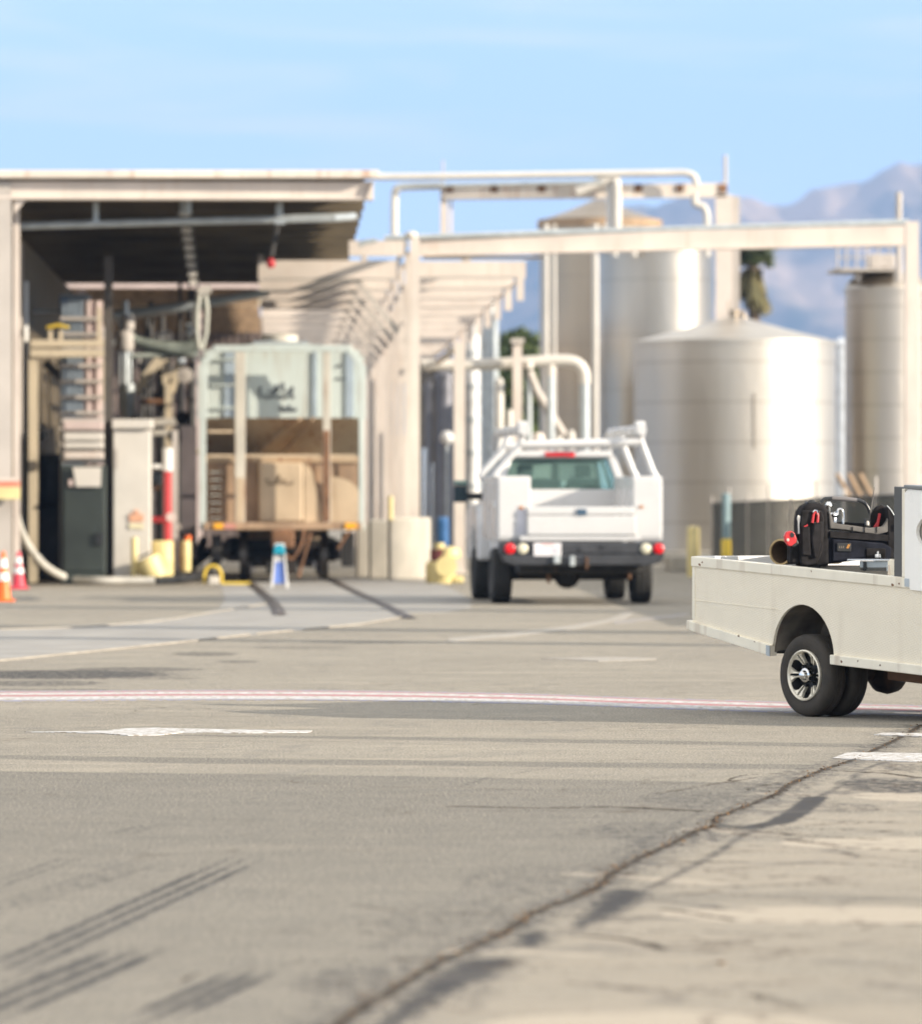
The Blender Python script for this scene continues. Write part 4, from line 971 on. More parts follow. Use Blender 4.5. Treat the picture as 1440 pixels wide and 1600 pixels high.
o, c, r, H = tank('storage_tank', 'tall shiny stainless steel tank half hidden behind the squat cone roofed one', 935, 1114, 392, 168, steel_b)
m = MB()
for k in range(13):
    a = math.pi * 2 * k / 13; m.tube([(c + r * .9 * math.cos(a), 168 + r * .9 * math.sin(a), H), (c + r * .9 * math.cos(a), 168 + r * .9 * math.sin(a), H + .5)], .025)
m.lathe([(r * .9 - .02, H + .48), (r * .9 + .02, H + .48), (r * .9 + .02, H + .53), (r * .9 - .02, H + .53), (r * .9 - .02, H + .48)], (c, 168, 0), 40); m.build('railing', galv, o)
MB().box(c - 1.2, c - .5, 167.2, 168, H, H + .7).build('roof_hatch', off_white, o, bevel=.05)
for px in (960, 990):
    MB().tube([P(px, 400, 166), P(px, 366, 166)], .09).build('nozzle', off_white, o, smooth=True)
o, c, r, H = tank('storage_tank', 'tallest brownish steel tank with a wide cone roof behind the gantry beams', 843, 1030, 342, 186, steel_c, cone_py=311)
MB().lathe([(r + .04, H - .25), (r + .08, H - .25), (r + .08, H + .02), (r + .04, H + .02)], (c, 186, 0), 64).build('eave_band', wood, o, smooth=True)
m = MB()
for px, w in ((853, .08), (866, .05), (930, .10), (944, .05)):
    yy = 176; m.tube([(X(px, yy), yy, 0), (X(px, yy), yy, Z(350, yy))], w)
m.build('riser_pipe', off_white, o, smooth=True)
o, c, r, H = tank('storage_tank', 'tall narrow domed steel tank with a railed platform on top, beside the right gantry column', 1320, 1452, 450, 132, steel_d, dome=.42)
m = MB()
m.box(X(1302, 131), X(1400, 131), 130.6, 132.6, Z(424, 131), Z(420, 131)); m.build('platform', greige, o)
m = MB()
for px in (1308, 1322, 1338, 1354, 1372, 1390):
    m.tube([P(px, 422, 130.8), P(px, 384, 130.8)], .018)
for py in (385, 402): m.tube([P(1306, py, 130.8), P(1396, py, 130.8)], .016)
m.build('railing', greige, o)
MB().box(X(1355, 132), X(1395, 132), 131.5, 132.5, Z(420, 132), Z(398, 132)).build('hatch', greige, o, bevel=.04)
MB().tube([P(1340, 440, 131), P(1340, 428, 131)], .07).tube([P(1334, 430, 131), P(1346, 430, 131)], .05).build('valve', greige, o, smooth=True)
m = MB().tube([P(1404, 440, 130), P(1404, 300, 130)], .07); m.build('vent_stack', greige, o, smooth=True)
tank('storage_tank', 'pale bright tank cut off by the right edge of the photograph', 1433, 1600, 446, 136, mat('bright_white_shell', (.78, .76, .73), .4), dome=.3)
tank('storage_tank', 'pale blue grey sliver of a tank between the squat tank and the narrow domed tank', 1296, 1330, 536, 176, mat('pale_blue_grey_shell', (.55, .58, .62), .5))
o, c, r, H = tank('process_column', 'bright white insulated process column under the rack eave', 726, 750, 486, 165, mat('bright_cladding', (.82, .81, .78), .35), cat='process column')
m = MB()
for k in range(7): m.lathe([(r + .001, 0), (r + .03, 0), (r + .03, .12), (r + .001, .12)], (c, 165, 1.0 + .95 * k), 40)
m.build('cladding_band', galv, o)
o, c, r, H = tank('process_column', 'slim blue grey steel column just right of the white process column', 747, 779, 470, 172, galv, cat='process column')
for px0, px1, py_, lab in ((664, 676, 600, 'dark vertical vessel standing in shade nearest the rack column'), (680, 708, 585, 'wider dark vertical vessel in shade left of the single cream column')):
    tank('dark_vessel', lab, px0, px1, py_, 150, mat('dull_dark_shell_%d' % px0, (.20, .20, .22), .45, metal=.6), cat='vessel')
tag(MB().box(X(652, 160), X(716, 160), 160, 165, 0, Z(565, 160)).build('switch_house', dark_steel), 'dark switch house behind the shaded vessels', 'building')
g = thing('white_globe', 'round white globe float beside the single cream column', 'float', P(698, 692, 140))
c = P(698, 684, 140); r = .17
MB().lathe([(.001, -r)] + [(r * math.sin(math.pi * i / 10), -r * math.cos(math.pi * i / 10)) for i in range(1, 10)] + [(.001, r)], c, 20).build('globe', white_paint, g, smooth=True)
MB().tube([c + Vector((0, 0, -r)), Vector((c.x, c.y, 0))], .03).build('stem', galv, g)
tag(MB().lathe([(.001, 0), (.10, 0), (.12, .05), (.12, .55), (.1, .6), (.001, .62)], (X(692, 118), 118, .62), 18).box(X(692, 118) - .14, X(692, 118) + .14, 117.86, 118.14, 0, .62).build('blue_drum', blue), 'dark blue drum behind the yellow valve', 'drum')
for i in range(3):
    tag(MB().tube([P(664 + 5 * i, 860, 150), P(664 + 5 * i, 700 + 12 * i, 150)], .07).build('bright_standpipe', chrome, smooth=True), ['short bright pipe nearest the rack column, left of three', 'short bright pipe in the middle of three beside the rack column', 'short bright pipe on the right of three beside the rack column'][i], 'pipe', 'bright standpipes beside the rack')
# pipe loop in the centre
pl_ = thing('insulated_pipe_loop', 'white insulated pipe crossing above the truck and turning down at a smooth elbow', 'pipe', (X(808, 128), 128, 0))
MB().tube(curve_pts([tuple(P(a, b_, 128)) for a, b_ in [(658, 570), (700, 570), (770, 569), (830, 565), (880, 563), (902, 568), (912, 582), (913, 600)]], 6), .13, 14).build('pipe', off_white, pl_, smooth=True)
MB().tube([P(913, 598, 128), P(913, 760, 128)], .12).build('drop', galv, pl_, smooth=True)
MB().tube([P(860, 566, 128), P(860, 588, 128)], .10).build('tee', off_white, pl_, smooth=True)
MB().tube([P(860, 588, 128), P(860, 760, 128)], .09).build('drop', galv, pl_, smooth=True)
MB().box(X(801, 127.6), X(815, 127.6), 127.5, 127.7, 0, Z(536, 127.6)).build('post', cream, pl_)
MB().box(X(798, 127.6), X(818, 127.6), 127.4, 127.8, Z(536, 127.6), Z(529, 127.6)).build('post_cap', greige, pl_)
MB().tube([P(826, 580, 129), P(838, 612, 129), P(880, 680, 129)], .1).build('sloping_pipe', greige, pl_, smooth=True)
MB().tube([P(826, 580, 129), P(826, 760, 129)], .07).build('drop', galv, pl_, smooth=True)
MB().lathe([(.001, -.1), (.1, -.08), (.1, .08), (.001, .1)], P(826, 570, 127.8), 12).build('valve', off_white, pl_, smooth=True)
for i, (px, pyt, w) in enumerate(((780, 590, .1), (796, 640, .09), (871, 660, .12), (892, 672, .1), (840, 676, .16))):
    tag(MB().lathe([(.001, 0), (w, 0), (w, Z(pyt, 134) - .1), (w * .6, Z(pyt, 134)), (.001, Z(pyt, 134))], (X(px, 134), 134, 0), 14).build('vent_pipe', off_white if i != 4 else cream, smooth=True),
        ['thin white capped vent pipe right of the process columns', 'short white vent pipe beside the central cream post', 'stubby cream vent pipe rising just above the truck rack', 'stubby white vent pipe beside the white pipe drop', 'low wide cream vent above the truck roof'][i], 'vent pipe')
# yellow valve assembly
yv = thing('yellow_valve', 'squat yellow painted valve assembly with a dark red collar beside the concrete barrier', 'valve', (X(695, 109), 109, 0))
y = 108.5
MB().lathe([(.001, 0), (.26, 0), (.28, .05), (.28, .36), (.22, .42), (.001, .42)], (X(688, y), y, 0), 20).lathe([(.001, -.18), (.2, -.18), (.2, .18), (.001, .18)], P(697, 885, y - .2), 18, 'y').build('body', pale_yellow, yv, smooth=True)
MB().lathe([(.17, 0), (.17, .22)], (X(686, y), y, .42), 18).build('collar', mat('dark_red', (.16, .035, .03), .5), yv, smooth=True)
MB().lathe([(.001, 0), (.19, 0), (.22, .06), (.19, .2), (.001, .24)], (X(702, y), y, .46), 18).lathe([(.001, 0), (.1, 0), (.1, .12), (.001, .12)], (X(686, y), y, .64), 14).build('bonnet', pale_yellow, yv, smooth=True)
MB().box(X(706, y), X(724, y), y - .2, y + .1, 0, .14).build('foot', pale_yellow, yv, bevel=.04)

# fence with privacy slats
yf0, yf1 = 136.0, 84.0
fe = thing('slatted_fence', 'dark green slatted chain link fence in front of the storage tanks', 'fence', (X(1112, yf0), yf0, 0))
x0, x1 = X(1112, yf0), X(1500, yf1)
x1, yf1 = x0 + (x1 - x0) * 1.3, yf0 + (yf1 - yf0) * 1.3
fs_ = MB(); n = 195
for i in range(n):
    f = (i + .03) / n; g_ = (i + .95) / n
    a = (x0 + (x1 - x0) * f, yf0 + (yf1 - yf0) * f); b_ = (x0 + (x1 - x0) * g_, yf0 + (yf1 - yf0) * g_); h = 1.5 + .22 * f
    fs_.add([(a[0], a[1], .05), (b_[0], b_[1], .05), (b_[0], b_[1], h), (a[0], a[1], h)], [(0, 1, 2, 3)])
fs_.build('slats', mat('green_black_slats', (.030, .034, .022), .9, var=.3, scale=2), fe)
for i in range(13):
    f = i / 12; a = (x0 + (x1 - x0) * f, yf0 + (yf1 - yf0) * f)
    MB().tube([(a[0], a[1] + .06, 0), (a[0], a[1] + .06, 1.66 + .2 * f + (.18 if i % 2 else 0))], .03, 8).build('fence_post', greige, fe)
m = MB().tube([(x0, yf0 - .05, 1.5), (x1, yf1 - .05, 1.72)], .022, 8); m.build('top_rail', dark_steel, fe)
for px, lab in ((1318, 0), (1334, 0), (1350, 0)):
    pass
lp = thing('leaning_timbers', 'tan timbers leaning behind the fence beside the narrow domed tank', 'timber', P(1330, 790, 124))
for px in (1308, 1326, 1344): MB().beam(P(px, 742, 126), P(px + 26, 790, 125), .07, .09).build('timber', wood, lp)
bollard(1083, 118, 823, .13, pale_yellow, 'stout pale yellow bollard right of the white truck')
bollard(1134, 112, 772, .095, yellow, 'slim bollard with yellow foot and teal upper half in front of the fence', mat('teal_grey', (.22, .31, .33), .6))
tag(MB().lathe([(.001, 0), (.09, 0), (.09, .22), (.06, .27), (.001, .28)], (X(1116, 118), 118, .0), 14).build('red_cap_post', red), 'tiny red capped marker at the foot of the fence', 'marker')
tag(MB().box(X(1042, 128), X(1108, 128), 127, 129, 0, Z(868, 128)).build('low_concrete_wall', concrete, bevel=.05), 'low pale concrete wall at the foot of the squat tank', 'wall')

# ------------------------------------------------------------------ greenery
leaf_m = mat('tree_leaves', (.15, .185, .05), .65, var=.35, scale=1.3, col2=(.06, .09, .025))
leaf_b = mat('dry_palm_leaves', (.22, .18, .08), .8, var=.3, scale=2.2, col2=(.09, .09, .035))
palm_m = mat('palm_leaves', (.10, .12, .045), .6, var=.3, scale=1.5, col2=(.035, .055, .02))
bark = mat('bark', (.14, .10, .07), .9, var=.3, scale=4)
def tree(px, y, pyt, pyb, wpx, lab, n=2600, seed=1, name='tree'):
    rr = random.Random(seed); x = X(px, y); zt_, zb_ = Z(pyt, y), Z(pyb, y); w = wpx / F * y / 2
    o = thing(name, lab, 'tree', (x, y, 0), group='trees behind the plant')
    m = MB().tube([(x, y, 0), (x + .1, y, zb_ * .7), (x - .1, y, (zb_ + zt_) / 2), (x, y, zt_ - (zt_ - zb_) * .2)], [.32, .26, .18, .05], 8)
    cl_ = []
    for k in range(42):
        a = rr.random() * 6.28; q = rr.random(); zz = zb_ + (zt_ - zb_) * (.12 + .76 * q); ww = w * (.95 - .5 * abs(q - .4)) * rr.uniform(.3, .85)
        cl_.append((x + ww * math.cos(a), y + ww * math.sin(a), zz, rr.uniform(.34, .6) * w))
        m.tube([(x, y, zz - (zt_ - zb_) * .18), (cl_[-1][0], cl_[-1][1], zz)], [.09, .03], 5)
    m.build('trunk', bark, o)
    L_ = MB()
    for i in range(n):
        c_ = rr.choice(cl_); v = Vector((rr.gauss(0, 1), rr.gauss(0, 1), rr.gauss(0, 1))).normalized() * c_[3] * rr.uniform(.55, 1.15)
        p = Vector(c_[:3]) + v; s = rr.uniform(.12, .28); A = Vector((rr.gauss(0, 1), rr.gauss(0, 1), rr.gauss(0, .6))).normalized(); B = A.cross(Vector((rr.gauss(0, 1), rr.gauss(0, 1), rr.gauss(0, 1)))).normalized()
        L_.add([p + A * s, p + B * s * .6, p - A * s, p - B * s * .6], [(0, 1, 2, 3)])
    L_.build('crown', leaf_m, o)
tree(812, 236, 497, 800, 84, 'bushy green tree between the process columns and the tallest tank', 9000, 4)
tree(778, 250, 540, 800, 60, 'smaller tree crowded behind the white process column', 5000, 9)
tree(1283, 330, 514, 700, 34, 'tiny green treetop just above the squat tank roof edge', 900, 5)
def palm(px, y, pyt, wpx, lab, seed):
    rr = random.Random(seed); x = X(px, y); zc = Z(pyt + 26, y); w = wpx / F * y / 2
    o = thing('palm_tree', lab, 'palm tree', (x, y, 0))
    MB().tube([(x, y, 0), (x + .1, y, zc * .5), (x, y, zc)], [.3, .22, .2], 10).build('trunk', bark, o, smooth=True)
    G_, D_ = MB(), MB()
    for k in range(110):
        a = rr.random() * 6.28; dead = k > 55; el = rr.uniform(-.2, 1.2) if not dead else rr.uniform(-1.5, -.6)
        d = Vector((math.cos(a) * math.cos(el), math.sin(a) * math.cos(el), math.sin(el))); ln = w * rr.uniform(.7, 1.05)
        p = Vector((x, y, zc - (rr.uniform(.1, .9) if dead else 0)))
        c_ = p + d * ln * .45; T = G_ if not dead else D_
        for q in range(11):
            b_ = a + (q - 5) * .22; e2 = el - .25 * abs(q - 5) / 3
            e = c_ + Vector((math.cos(b_) * math.cos(e2), math.sin(b_) * math.cos(e2), math.sin(e2) - (.35 if not dead else .9))) * ln * .6
            sdv = Vector((-math.sin(b_), math.cos(b_), .3)) * .13
            T.add([c_ - sdv, c_ + sdv, e], [(0, 1, 2)])
        T.beam(p, c_, .04, .03)
    G_.build('crown', palm_m, o); D_.build('dead_skirt', leaf_b, o)
palm(1176, 205, 374, 84, 'shaggy fan palm showing behind the pipe bridge column', 3)
palm(1030, 420, 300, 1, 'x', 3) if False else None
# distant low town behind
rn = random.Random(5)
far = mat('distant_wall', (.50, .46, .42), .8, var=.15, scale=.2)
for i, (a, b_, pyt, y, lab) in enumerate(((1290, 1500, 742, 420, 'long low beige warehouse far beyond the right hand tanks'), (590, 760, 742, 380, 'low beige warehouse far beyond the rack'), (775, 900, 735, 520, 'distant pale warehouse behind the trees'))):
    o = thing('warehouse', lab, 'warehouse', (X((a + b_) / 2, y), y, 0))
    siding(X(a, y), X(b_, y), y, 0, Z(pyt, y), .6, .08).build('wall', far, o)
    MB().box(X(a, y) - .2, X(b_, y) + .2, y - .3, y + 14, Z(pyt, y), Z(pyt, y) + .25).build('roof', greige, o)
hd = MB(); rr = random.Random(8)
for i in range(9000):
    px = rr.uniform(-300, 1900); y = rr.uniform(560, 640); p = Vector((X(px, y), y, abs(rr.gauss(0, 1)) * 2.6 * (.7 + .5 * math.sin(px * .02) + .3 * math.sin(px * .07)))); s = rr.uniform(.4, 1.0)
    A = Vector((rr.gauss(0, 1), rr.gauss(0, 1), rr.gauss(0, .6))).normalized(); B = A.cross(Vector((rr.gauss(0, 1), rr.gauss(0, 1), rr.gauss(0, 1)))).normalized()
    hd.add([p + A * s, p + B * s, p - A * s, p - B * s], [(0, 1, 2, 3)])
tag(hd.build('treeline', leaf_m), 'far line of low trees along the horizon', None, kind='stuff')

# unseen cylinders added beyond the right edge to throw long shadows across the yard
a = math.tan(R(90 - SUN_AZ))
def at_line(px, py, x): 
    gx_, gy_ = G(px, py); return gy_ - (x - gx_) * a
for x, px, py, h, r, lab in ((13.0, 1200, 990, 9, .75, 'middle sized unseen cylinder added to cast shadow beyond the right edge, behind the cream cart'), (15.5, 500, 952, 9, .9, 'wider slim unseen cylinder added to cast shadow beyond the right edge, farther than the other'), (13.5, 300, 1000, 7, .5, 'slimmest unseen cylinder added to cast shadow beyond the right edge, the nearest of the three to the camera')):
    if True:
        yy = at_line(px, py, x); o = thing('shadow_caster', lab, 'shadow_caster', (x, yy, 0))
        MB().lathe([(r, 0), (r, h), (.1, h + .5), (.001, h + .5)], (x, yy, 0), 40).build('shell', steel_d, o, smooth=True)
# ------------------------------------------------------------------ hopper rail car (end at 110 m), local coordinates
pale = mat('pale_blue_green_paint', (.56, .62, .58), .5, var=.06, scale=.9, streak=.35, streak_col=(.34, .24, .15))
pale_rust = mat('pale_paint_over_rust', (.60, .56, .47), .55, var=.12, scale=1.0, streak=.9, streak_col=(.30, .14, .07))
brown = mat('dusty_brown_paint', (.44, .30, .19), .7, var=.2, scale=1.2, streak=.5, streak_col=(.18, .10, .06))
tan_d = mat('dusty_tan_paint', (.60, .47, .32), .7, var=.12, scale=1.4, streak=.45, streak_col=(.28, .17, .09))
slope_m = mat('slope_sheet_paint', (.52, .46, .34), .7, var=.3, scale=.6, streak=1.0, streak_col=(.24, .10, .045), col2=(.42, .28, .16))
ink = mat('faded_black_marks', (.08, .09, .10), .7)
HY = 110.0
hc = thing('hopper_car', 'pale blue green covered hopper rail car with rust streaked lower end standing on the track', 'rail car', (X(440, HY), HY, 0)); hc['_w'] = False
def hx(px): return (px - 440) / 81.8
def hz_(py): return 1.5 + (787 - py) / 81.8
# end wall and sides, with vertical stiffener strips that stand proud
m = MB(); m.box(-1.50, 1.50, .80, .86, hz_(652), hz_(545)); sub(m, 'end_wall', pale, hc)
m = MB()
for a, b_ in ((508, 350), (350, 318), (549, 562)): pass
side = [(-1.50, .82), (-1.60, 1.2), (-1.60, 15.5), (-1.50, 15.9)]
for s_ in (-1, 1):
    m = MB().prism([(.82, 4.35), (.82, 3.17), (3.6, 2.0), (4.6, 1.35), (12.4, 1.35), (13.4, 2.0), (15.9, 3.17), (15.9, 4.35)], s_ * 1.52, s_ * 1.56, 'yz'); sub(m, 'side_wall', pale, hc)
m = MB(); m.prism([(-1.60, 4.32), (-1.2, 4.50), (-.5, 4.58), (.5, 4.58), (1.2, 4.50), (1.60, 4.32)], .86, 15.9); sub(m, 'roof', pale, hc)
for k in range(3):
    y = 1.5 + 4.5 * k
    m = MB().lathe([(.001, 0), (.36, 0), (.36, .16), (.30, .2), (.001, .22)], (-.05 + .0 * k, y, 4.58), 24); sub(m, 'roof_hatch', pale_rust, hc, smooth=True)
m = MB().box(-.55, .5, .9, 15.5, 4.59, 4.63); sub(m, 'roof_walkway', galv, hc)
# end strips in blue grey (side panels of the end wall)
bg_m = mat('blue_grey_strip', (.36, .43, .49), .5, var=.1)
for a, b_ in ((350, 366), (489, 495), (541, 553)):
    m = MB().box(hx(a), hx(b_), .76, .80, hz_(650), hz_(548)); sub(m, 'end_wall_recess', bg_m, hc)
m = MB()
for py in (560, 600, 636): m.box(hx(328), hx(368), .72, .755, hz_(py + 1.5), hz_(py - 1.5))
for k in range(7): m.box(hx(328), hx(345), .1, .14, hz_(738 + 12 * k), hz_(737 + 12 * k))
sub(m, 'ladder_rung', pale, hc)
# slope sheet going down and away
m = MB().add([(-1.5, .84, hz_(652)), (1.5, .84, hz_(652)), (1.5, 3.0, hz_(745)), (-1.5, 3.0, hz_(745))], [(0, 1, 2, 3)]).add([(-1.5, .86, hz_(650)), (1.5, .86, hz_(650)), (1.5, 3.02, hz_(743)), (-1.5, 3.02, hz_(743))], [(3, 2, 1, 0)])
sub(m, 'slope_sheet', slope_m, hc)
m = MB().box(-1.5, 1.5, .94, 1.0, hz_(722), hz_(712)); sub(m, 'bulkhead_cap', slope_m, hc)
m = MB().beam((.35, .8, hz_(653)), (-.75, 2.2, hz_(722)), .05, .08).beam((.6, .8, hz_(653)), (-.1, 2.4, hz_(722)), .05, .08); sub(m, 'slope_stiffener', slope_m, hc)
# lower hopper gear
m = MB().box(hx(322), hx(560), 1.0, 1.08, hz_(816), hz_(716)); sub(m, 'lower_bulkhead', brown, hc)
m = MB()
for px in (340, 352, 386, 396, 482, 494, 530): m.box(hx(px), hx(px + 2.5), .96, 1.0, hz_(816), hz_(724))
sub(m, 'bulkhead_rib', brown, hc)
m = MB().box(hx(404), hx(474), .82, 2.6, hz_(816), hz_(722)); sub(m, 'center_box', tan_d, hc, bevel=.05)
m = MB().prism([(hx(476), hz_(722)), (hx(488), hz_(735)), (hx(500), hz_(790)), (hx(503), hz_(816)), (hx(476), hz_(816))], .88, .99); sub(m, 'hopper_cheek', tan_d, hc)
arc = [(hx(514), hz_(816)), (hx(514), hz_(744))] + [(hx(514 + 48 * math.sin(t * math.pi / 16)), hz_(772 - 28 * math.cos(t * math.pi / 16))) for t in range(1, 8)] + [(hx(562), hz_(816))]
m = MB().prism(arc, .78, .86); sub(m, 'end_quarter_panel', tan_d, hc)
m = MB().box(-.03, .2, 1.12, 1.18, hz_(813), hz_(797)).box(hx(421), hx(424), 1.1, 1.18, hz_(810), hz_(786)).box(hx(452), hx(455), 1.1, 1.18, hz_(810), hz_(784)).box(hx(342), hx(346), 2.2, 2.3, hz_(800), hz_(740)); sub(m, 'brake_linkage', dark_steel, hc)
# posts
for a, b_, mt in ((367, 383, pale_rust), (504, 516, pale_rust)):
    m = MB().box(hx(a), hx(b_), 0, .14, 1.14, hz_(542)); sub(m, 'end_post', mt, hc, bevel=.01)
m = MB().box(hx(505), hx(515), -.012, -.002, 1.16, 2.9); sub(m, 'rusted_face', rust, hc)
m = MB().box(hx(369), hx(381), -.012, -.002, 1.16, 2.0); sub(m, 'rusted_face', tan_d, hc)
for a, b_, s_ in ((309, 324, -1), (558, 571, 1)):
    m = MB(); x0, x1 = hx(a), hx(b_)
    m.beam(((x0 + x1) / 2, .05, 1.0), ((x0 + x1) / 2, .05, hz_(655)), x1 - x0 - .06, .12, (0, 1, 0)); m.beam(((x0 + x1) / 2, .05, hz_(655)), ((x0 + x1) / 2 + .0 * s_, .05, hz_(570)), x1 - x0, .12, (0, 1, 0))
    m.beam(((x0 + x1) / 2, .05, hz_(570)), ((x0 + x1) / 2 - .24 * s_, .05, hz_(545)), .13, .12, (0, 1, 0))
    sub(m, 'corner_post', pale, hc, bevel=.01)
m = MB().box(hx(334), hx(549), -.02, .12, hz_(549), hz_(539)); sub(m, 'top_rail', pale, hc, bevel=.01)
m = MB().box(hx(324), hx(367), .02, .07, hz_(714), hz_(710)).box(hx(383), hx(504), .02, .07, hz_(714), hz_(710)).box(hx(516), hx(560), .02, .07, hz_(714), hz_(710)).box(hx(324), hx(367), .02, .07, hz_(676), hz_(672)); sub(m, 'grab_rail', tan_d, hc)
m = MB().box(hx(318), hx(565), -.05, 1.2, 1.0, 1.14); sub(m, 'end_sill', brown, hc, bevel=.015)
m = MB().box(hx(334), hx(349), -.09, -.05, 1.02, 1.13).box(hx(539), hx(557), -.09, -.05, 1.02, 1.13); sub(m, 'amber_reflector', mat('amber_reflector', (.95, .45, .02), .35), hc)
m = MB().box(hx(350), hx(368), -.09, -.05, 1.02, 1.12); sub(m, 'red_reflector', mat('pink_reflector', (.62, .28, .22), .5), hc)
m = MB().box(-1.5, 1.5, 1.2, 15.5, 1.1, 1.3); sub(m, 'underframe', black_under, hc)
m = MB().prism([(-1.4, 2.3), (1.4, 2.3), (.7, .45), (-.7, .45)], 5, 12); sub(m, 'discharge_hopper', slope_m, hc)
# coupler, bogie
m = MB().box(-.14, .16, -.75, .4, .72, .98).box(-.20, .24, -.85, -.55, .66, 1.02); sub(m, 'coupler', rust, hc, bevel=.04)
m = MB().tube(curve_pts([(.42, -.02, 1.0), (.38, -.25, .75), (.2, -.3, .45), (.05, -.3, .55)], 6), .035).tube([(.55, 0, .95), (.32, -.2, .1)], .03); sub(m, 'brake_hose', rust, hc, smooth=True)
bogie = []
for by in (2.2, 13.0):
    m = MB().box(-1.15, -.98, by - 1.1, by + 1.1, .42, .78).box(.98, 1.15, by - 1.1, by + 1.1, .42, .78).box(-1.1, 1.1, by - .2, by + .2, .45, .8)
    bo = sub(m, 'bogie_frame', black_under, hc, bevel=.03)
    for wy in (-.88, .88):
        m = MB().tube([(-1.05, by + wy, .46), (1.05, by + wy, .46)], .08, 10)
        sub(m, 'axle', black_under, bo)
        for wx in (-.74, .82):
            m = MB().lathe([(.10, -.07), (.16, -.05), (.38, -.04), (.44, -.07), (.46, -.07), (.465, .05), (.49, .06), (.49, .08), (.40, .08), (.3, .03), (.12, .05), (.1, .08)], (wx, by + wy, .5), 36, 'x')
            sub(m, 'wheel', mat('wheel_steel', (.12, .11, .10), .4, metal=.7) if 'wheel_steel' not in MATS else MATS['wheel_steel'], bo, smooth=True)
m = MB().box(-1.35, -1.15, .35, .9, .35, .9).box(1.15, 1.4, .4, 1.0, .3, .95).tube([(-.6, 1.0, .35), (.6, 1.0, .35)], .08).box(-.3, .3, .5, 1.1, .15, .4); sub(m, 'brake_beam', black_under, hc, bevel=.03)
m = MB().beam(P(548, 826, HY) - Vector(hc.location), P(528, 858, HY) - Vector(hc.location), .05, .05); sub(m, 'uncoupling_lever', rust, hc)
# sprayed scrawl: loose loops that spell nothing
def scrawl(x0, z0, w, h, y, seed, loops=8, r=.012):
    rr = random.Random(seed); pts = []
    for i in range(loops * 8 + 1):
        t = i / 8; pts.append((x0 + w * t / loops + .05 * w * math.sin(t * 6.28), y, z0 + h * (.5 + .5 * math.sin(t * 6.28 + rr.uniform(-.2, .2))) * (.55 + .45 * math.sin(t * 2.1 + seed))))
    return MB().tube(pts, r, 5)
for q in ((402, 622, .72, .24, 1, 7, .014), (418, 612, .5, .22, 4, 4, .012), (437, 641, .32, .11, 7, 6, .022), (524, 572, .12, .06, 3, 3, .010), (523, 592, .3, .05, 5, 6, .010)):
    sub(scrawl(hx(q[0]), hz_(q[1]), q[2], q[3], .79, q[4], q[5], q[6]), 'sprayed_scrawl', ink, hc)
m = scrawl(hx(414), hz_(757), .55, .2, .81, 9, 5, .012); sub(m, 'sprayed_scrawl', mat('brown_marks', (.2, .14, .08), .7), hc)

# ------------------------------------------------------------------ white utility truck (rear bumper at 85.5 m)
def glassy(name, col, rough=.06):
    m = bpy.data.materials.new(name); m.use_nodes = True; b = m.node_tree.nodes['Principled BSDF']
    b.inputs['Base Color'].default_value = (*col, 1); b.inputs['Roughness'].default_value = rough; b.inputs['Transmission Weight'].default_value = .85; b.inputs['IOR'].default_value = 1.2
    return m
tint = glassy('green_tinted_glass', (.38, .62, .58))
UT = thing('utility_truck', 'white utility truck with side boxes, ladder rack and black step bumper driving away', 'truck', (X(905, 85.5), 85.5, 0), R(2.8)); UT['_w'] = False
def ux(px): return (px - 905) / 105.0
def uz(py, s=105.0): return 1.5 + (787 - py) / s
wp = mat('truck_white', (.61, .605, .60), .28, var=.02, scale=2)
wps = wp
# side utility boxes
for s_, xo, xi in ((-1, ux(778), ux(830)), (1, ux(1036), ux(989))):
    m = MB(); a, b_ = min(xo, xi), max(xo, xi)
    m.box(a, b_, .12, 2.7, .95, uz(744))
    bx = sub(m, 'utility_box', wp, UT, bevel=.025)
    xf_ = xo + s_ * .012
    for k, (y0, y1) in enumerate(((.2, .75), (1.65, 2.6))):
        m = MB().box(xo, xf_, y0, y1, 1.05, uz(744) - .08); sub(m, 'compartment_door', wp, bx, bevel=.01)
    m = MB().box(xo, xf_, .8, 1.6, 1.45, uz(744) - .08); sub(m, 'compartment_door', wp, bx, bevel=.01)
    m = MB().box(xo + s_ * .012, xo + s_ * .03, .62, .70, 1.45, 1.55); sub(m, 'latch', chrome, bx)
    m = MB().box(min(a, b_) + .02, max(a, b_) - .02, .105, .12, 1.0, uz(744) - .06); sub(m, 'rear_panel', wp, bx, bevel=.008)
# left box lower inner notch is a lilac plate, recess shade put into its colour
m = MB().box(ux(809), ux(822), .1, .115, uz(835), uz(795)); sub(m, 'reveal_shade', mat('pale_lilac_shadow_paint', (.62, .62, .68), .4), UT)
m = MB().box(ux(812), ux(818), .085, .10, uz(795), uz(791)).box(ux(1000), ux(1006), .085, .10, uz(794), uz(790)); sub(m, 'marker_lamp', mat('amber_lamp', (.55, .22, .05), .3), UT)
# bed
m = MB().box(ux(830), ux(989), .12, 2.7, .95, 1.02); sub(m, 'bed_floor', wp, UT)
m = MB().box(ux(824), ux(990), 2.62, 2.7, 1.0, 1.72); sub(m, 'bed_front_wall', wp, UT, bevel=.01)
m = MB().box(ux(823), ux(994), .0, .07, uz(836), uz(806)); tg = sub(m, 'tailgate', wp, UT, bevel=.02)
m = MB().box(ux(823), ux(990), .0, .09, uz(804.5), uz(792)); sub(m, 'top_rail', wp, tg, bevel=.02)
m = MB().box(ux(901), ux(916), -.03, 0, uz(805), uz(795)); sub(m, 'handle', mat('slate_blue', (.06, .11, .17), .3), tg, bevel=.008)
m = MB().box(ux(812), ux(1000), .02, .12, uz(845), uz(838)); sub(m, 'sill', wp, UT, bevel=.01)
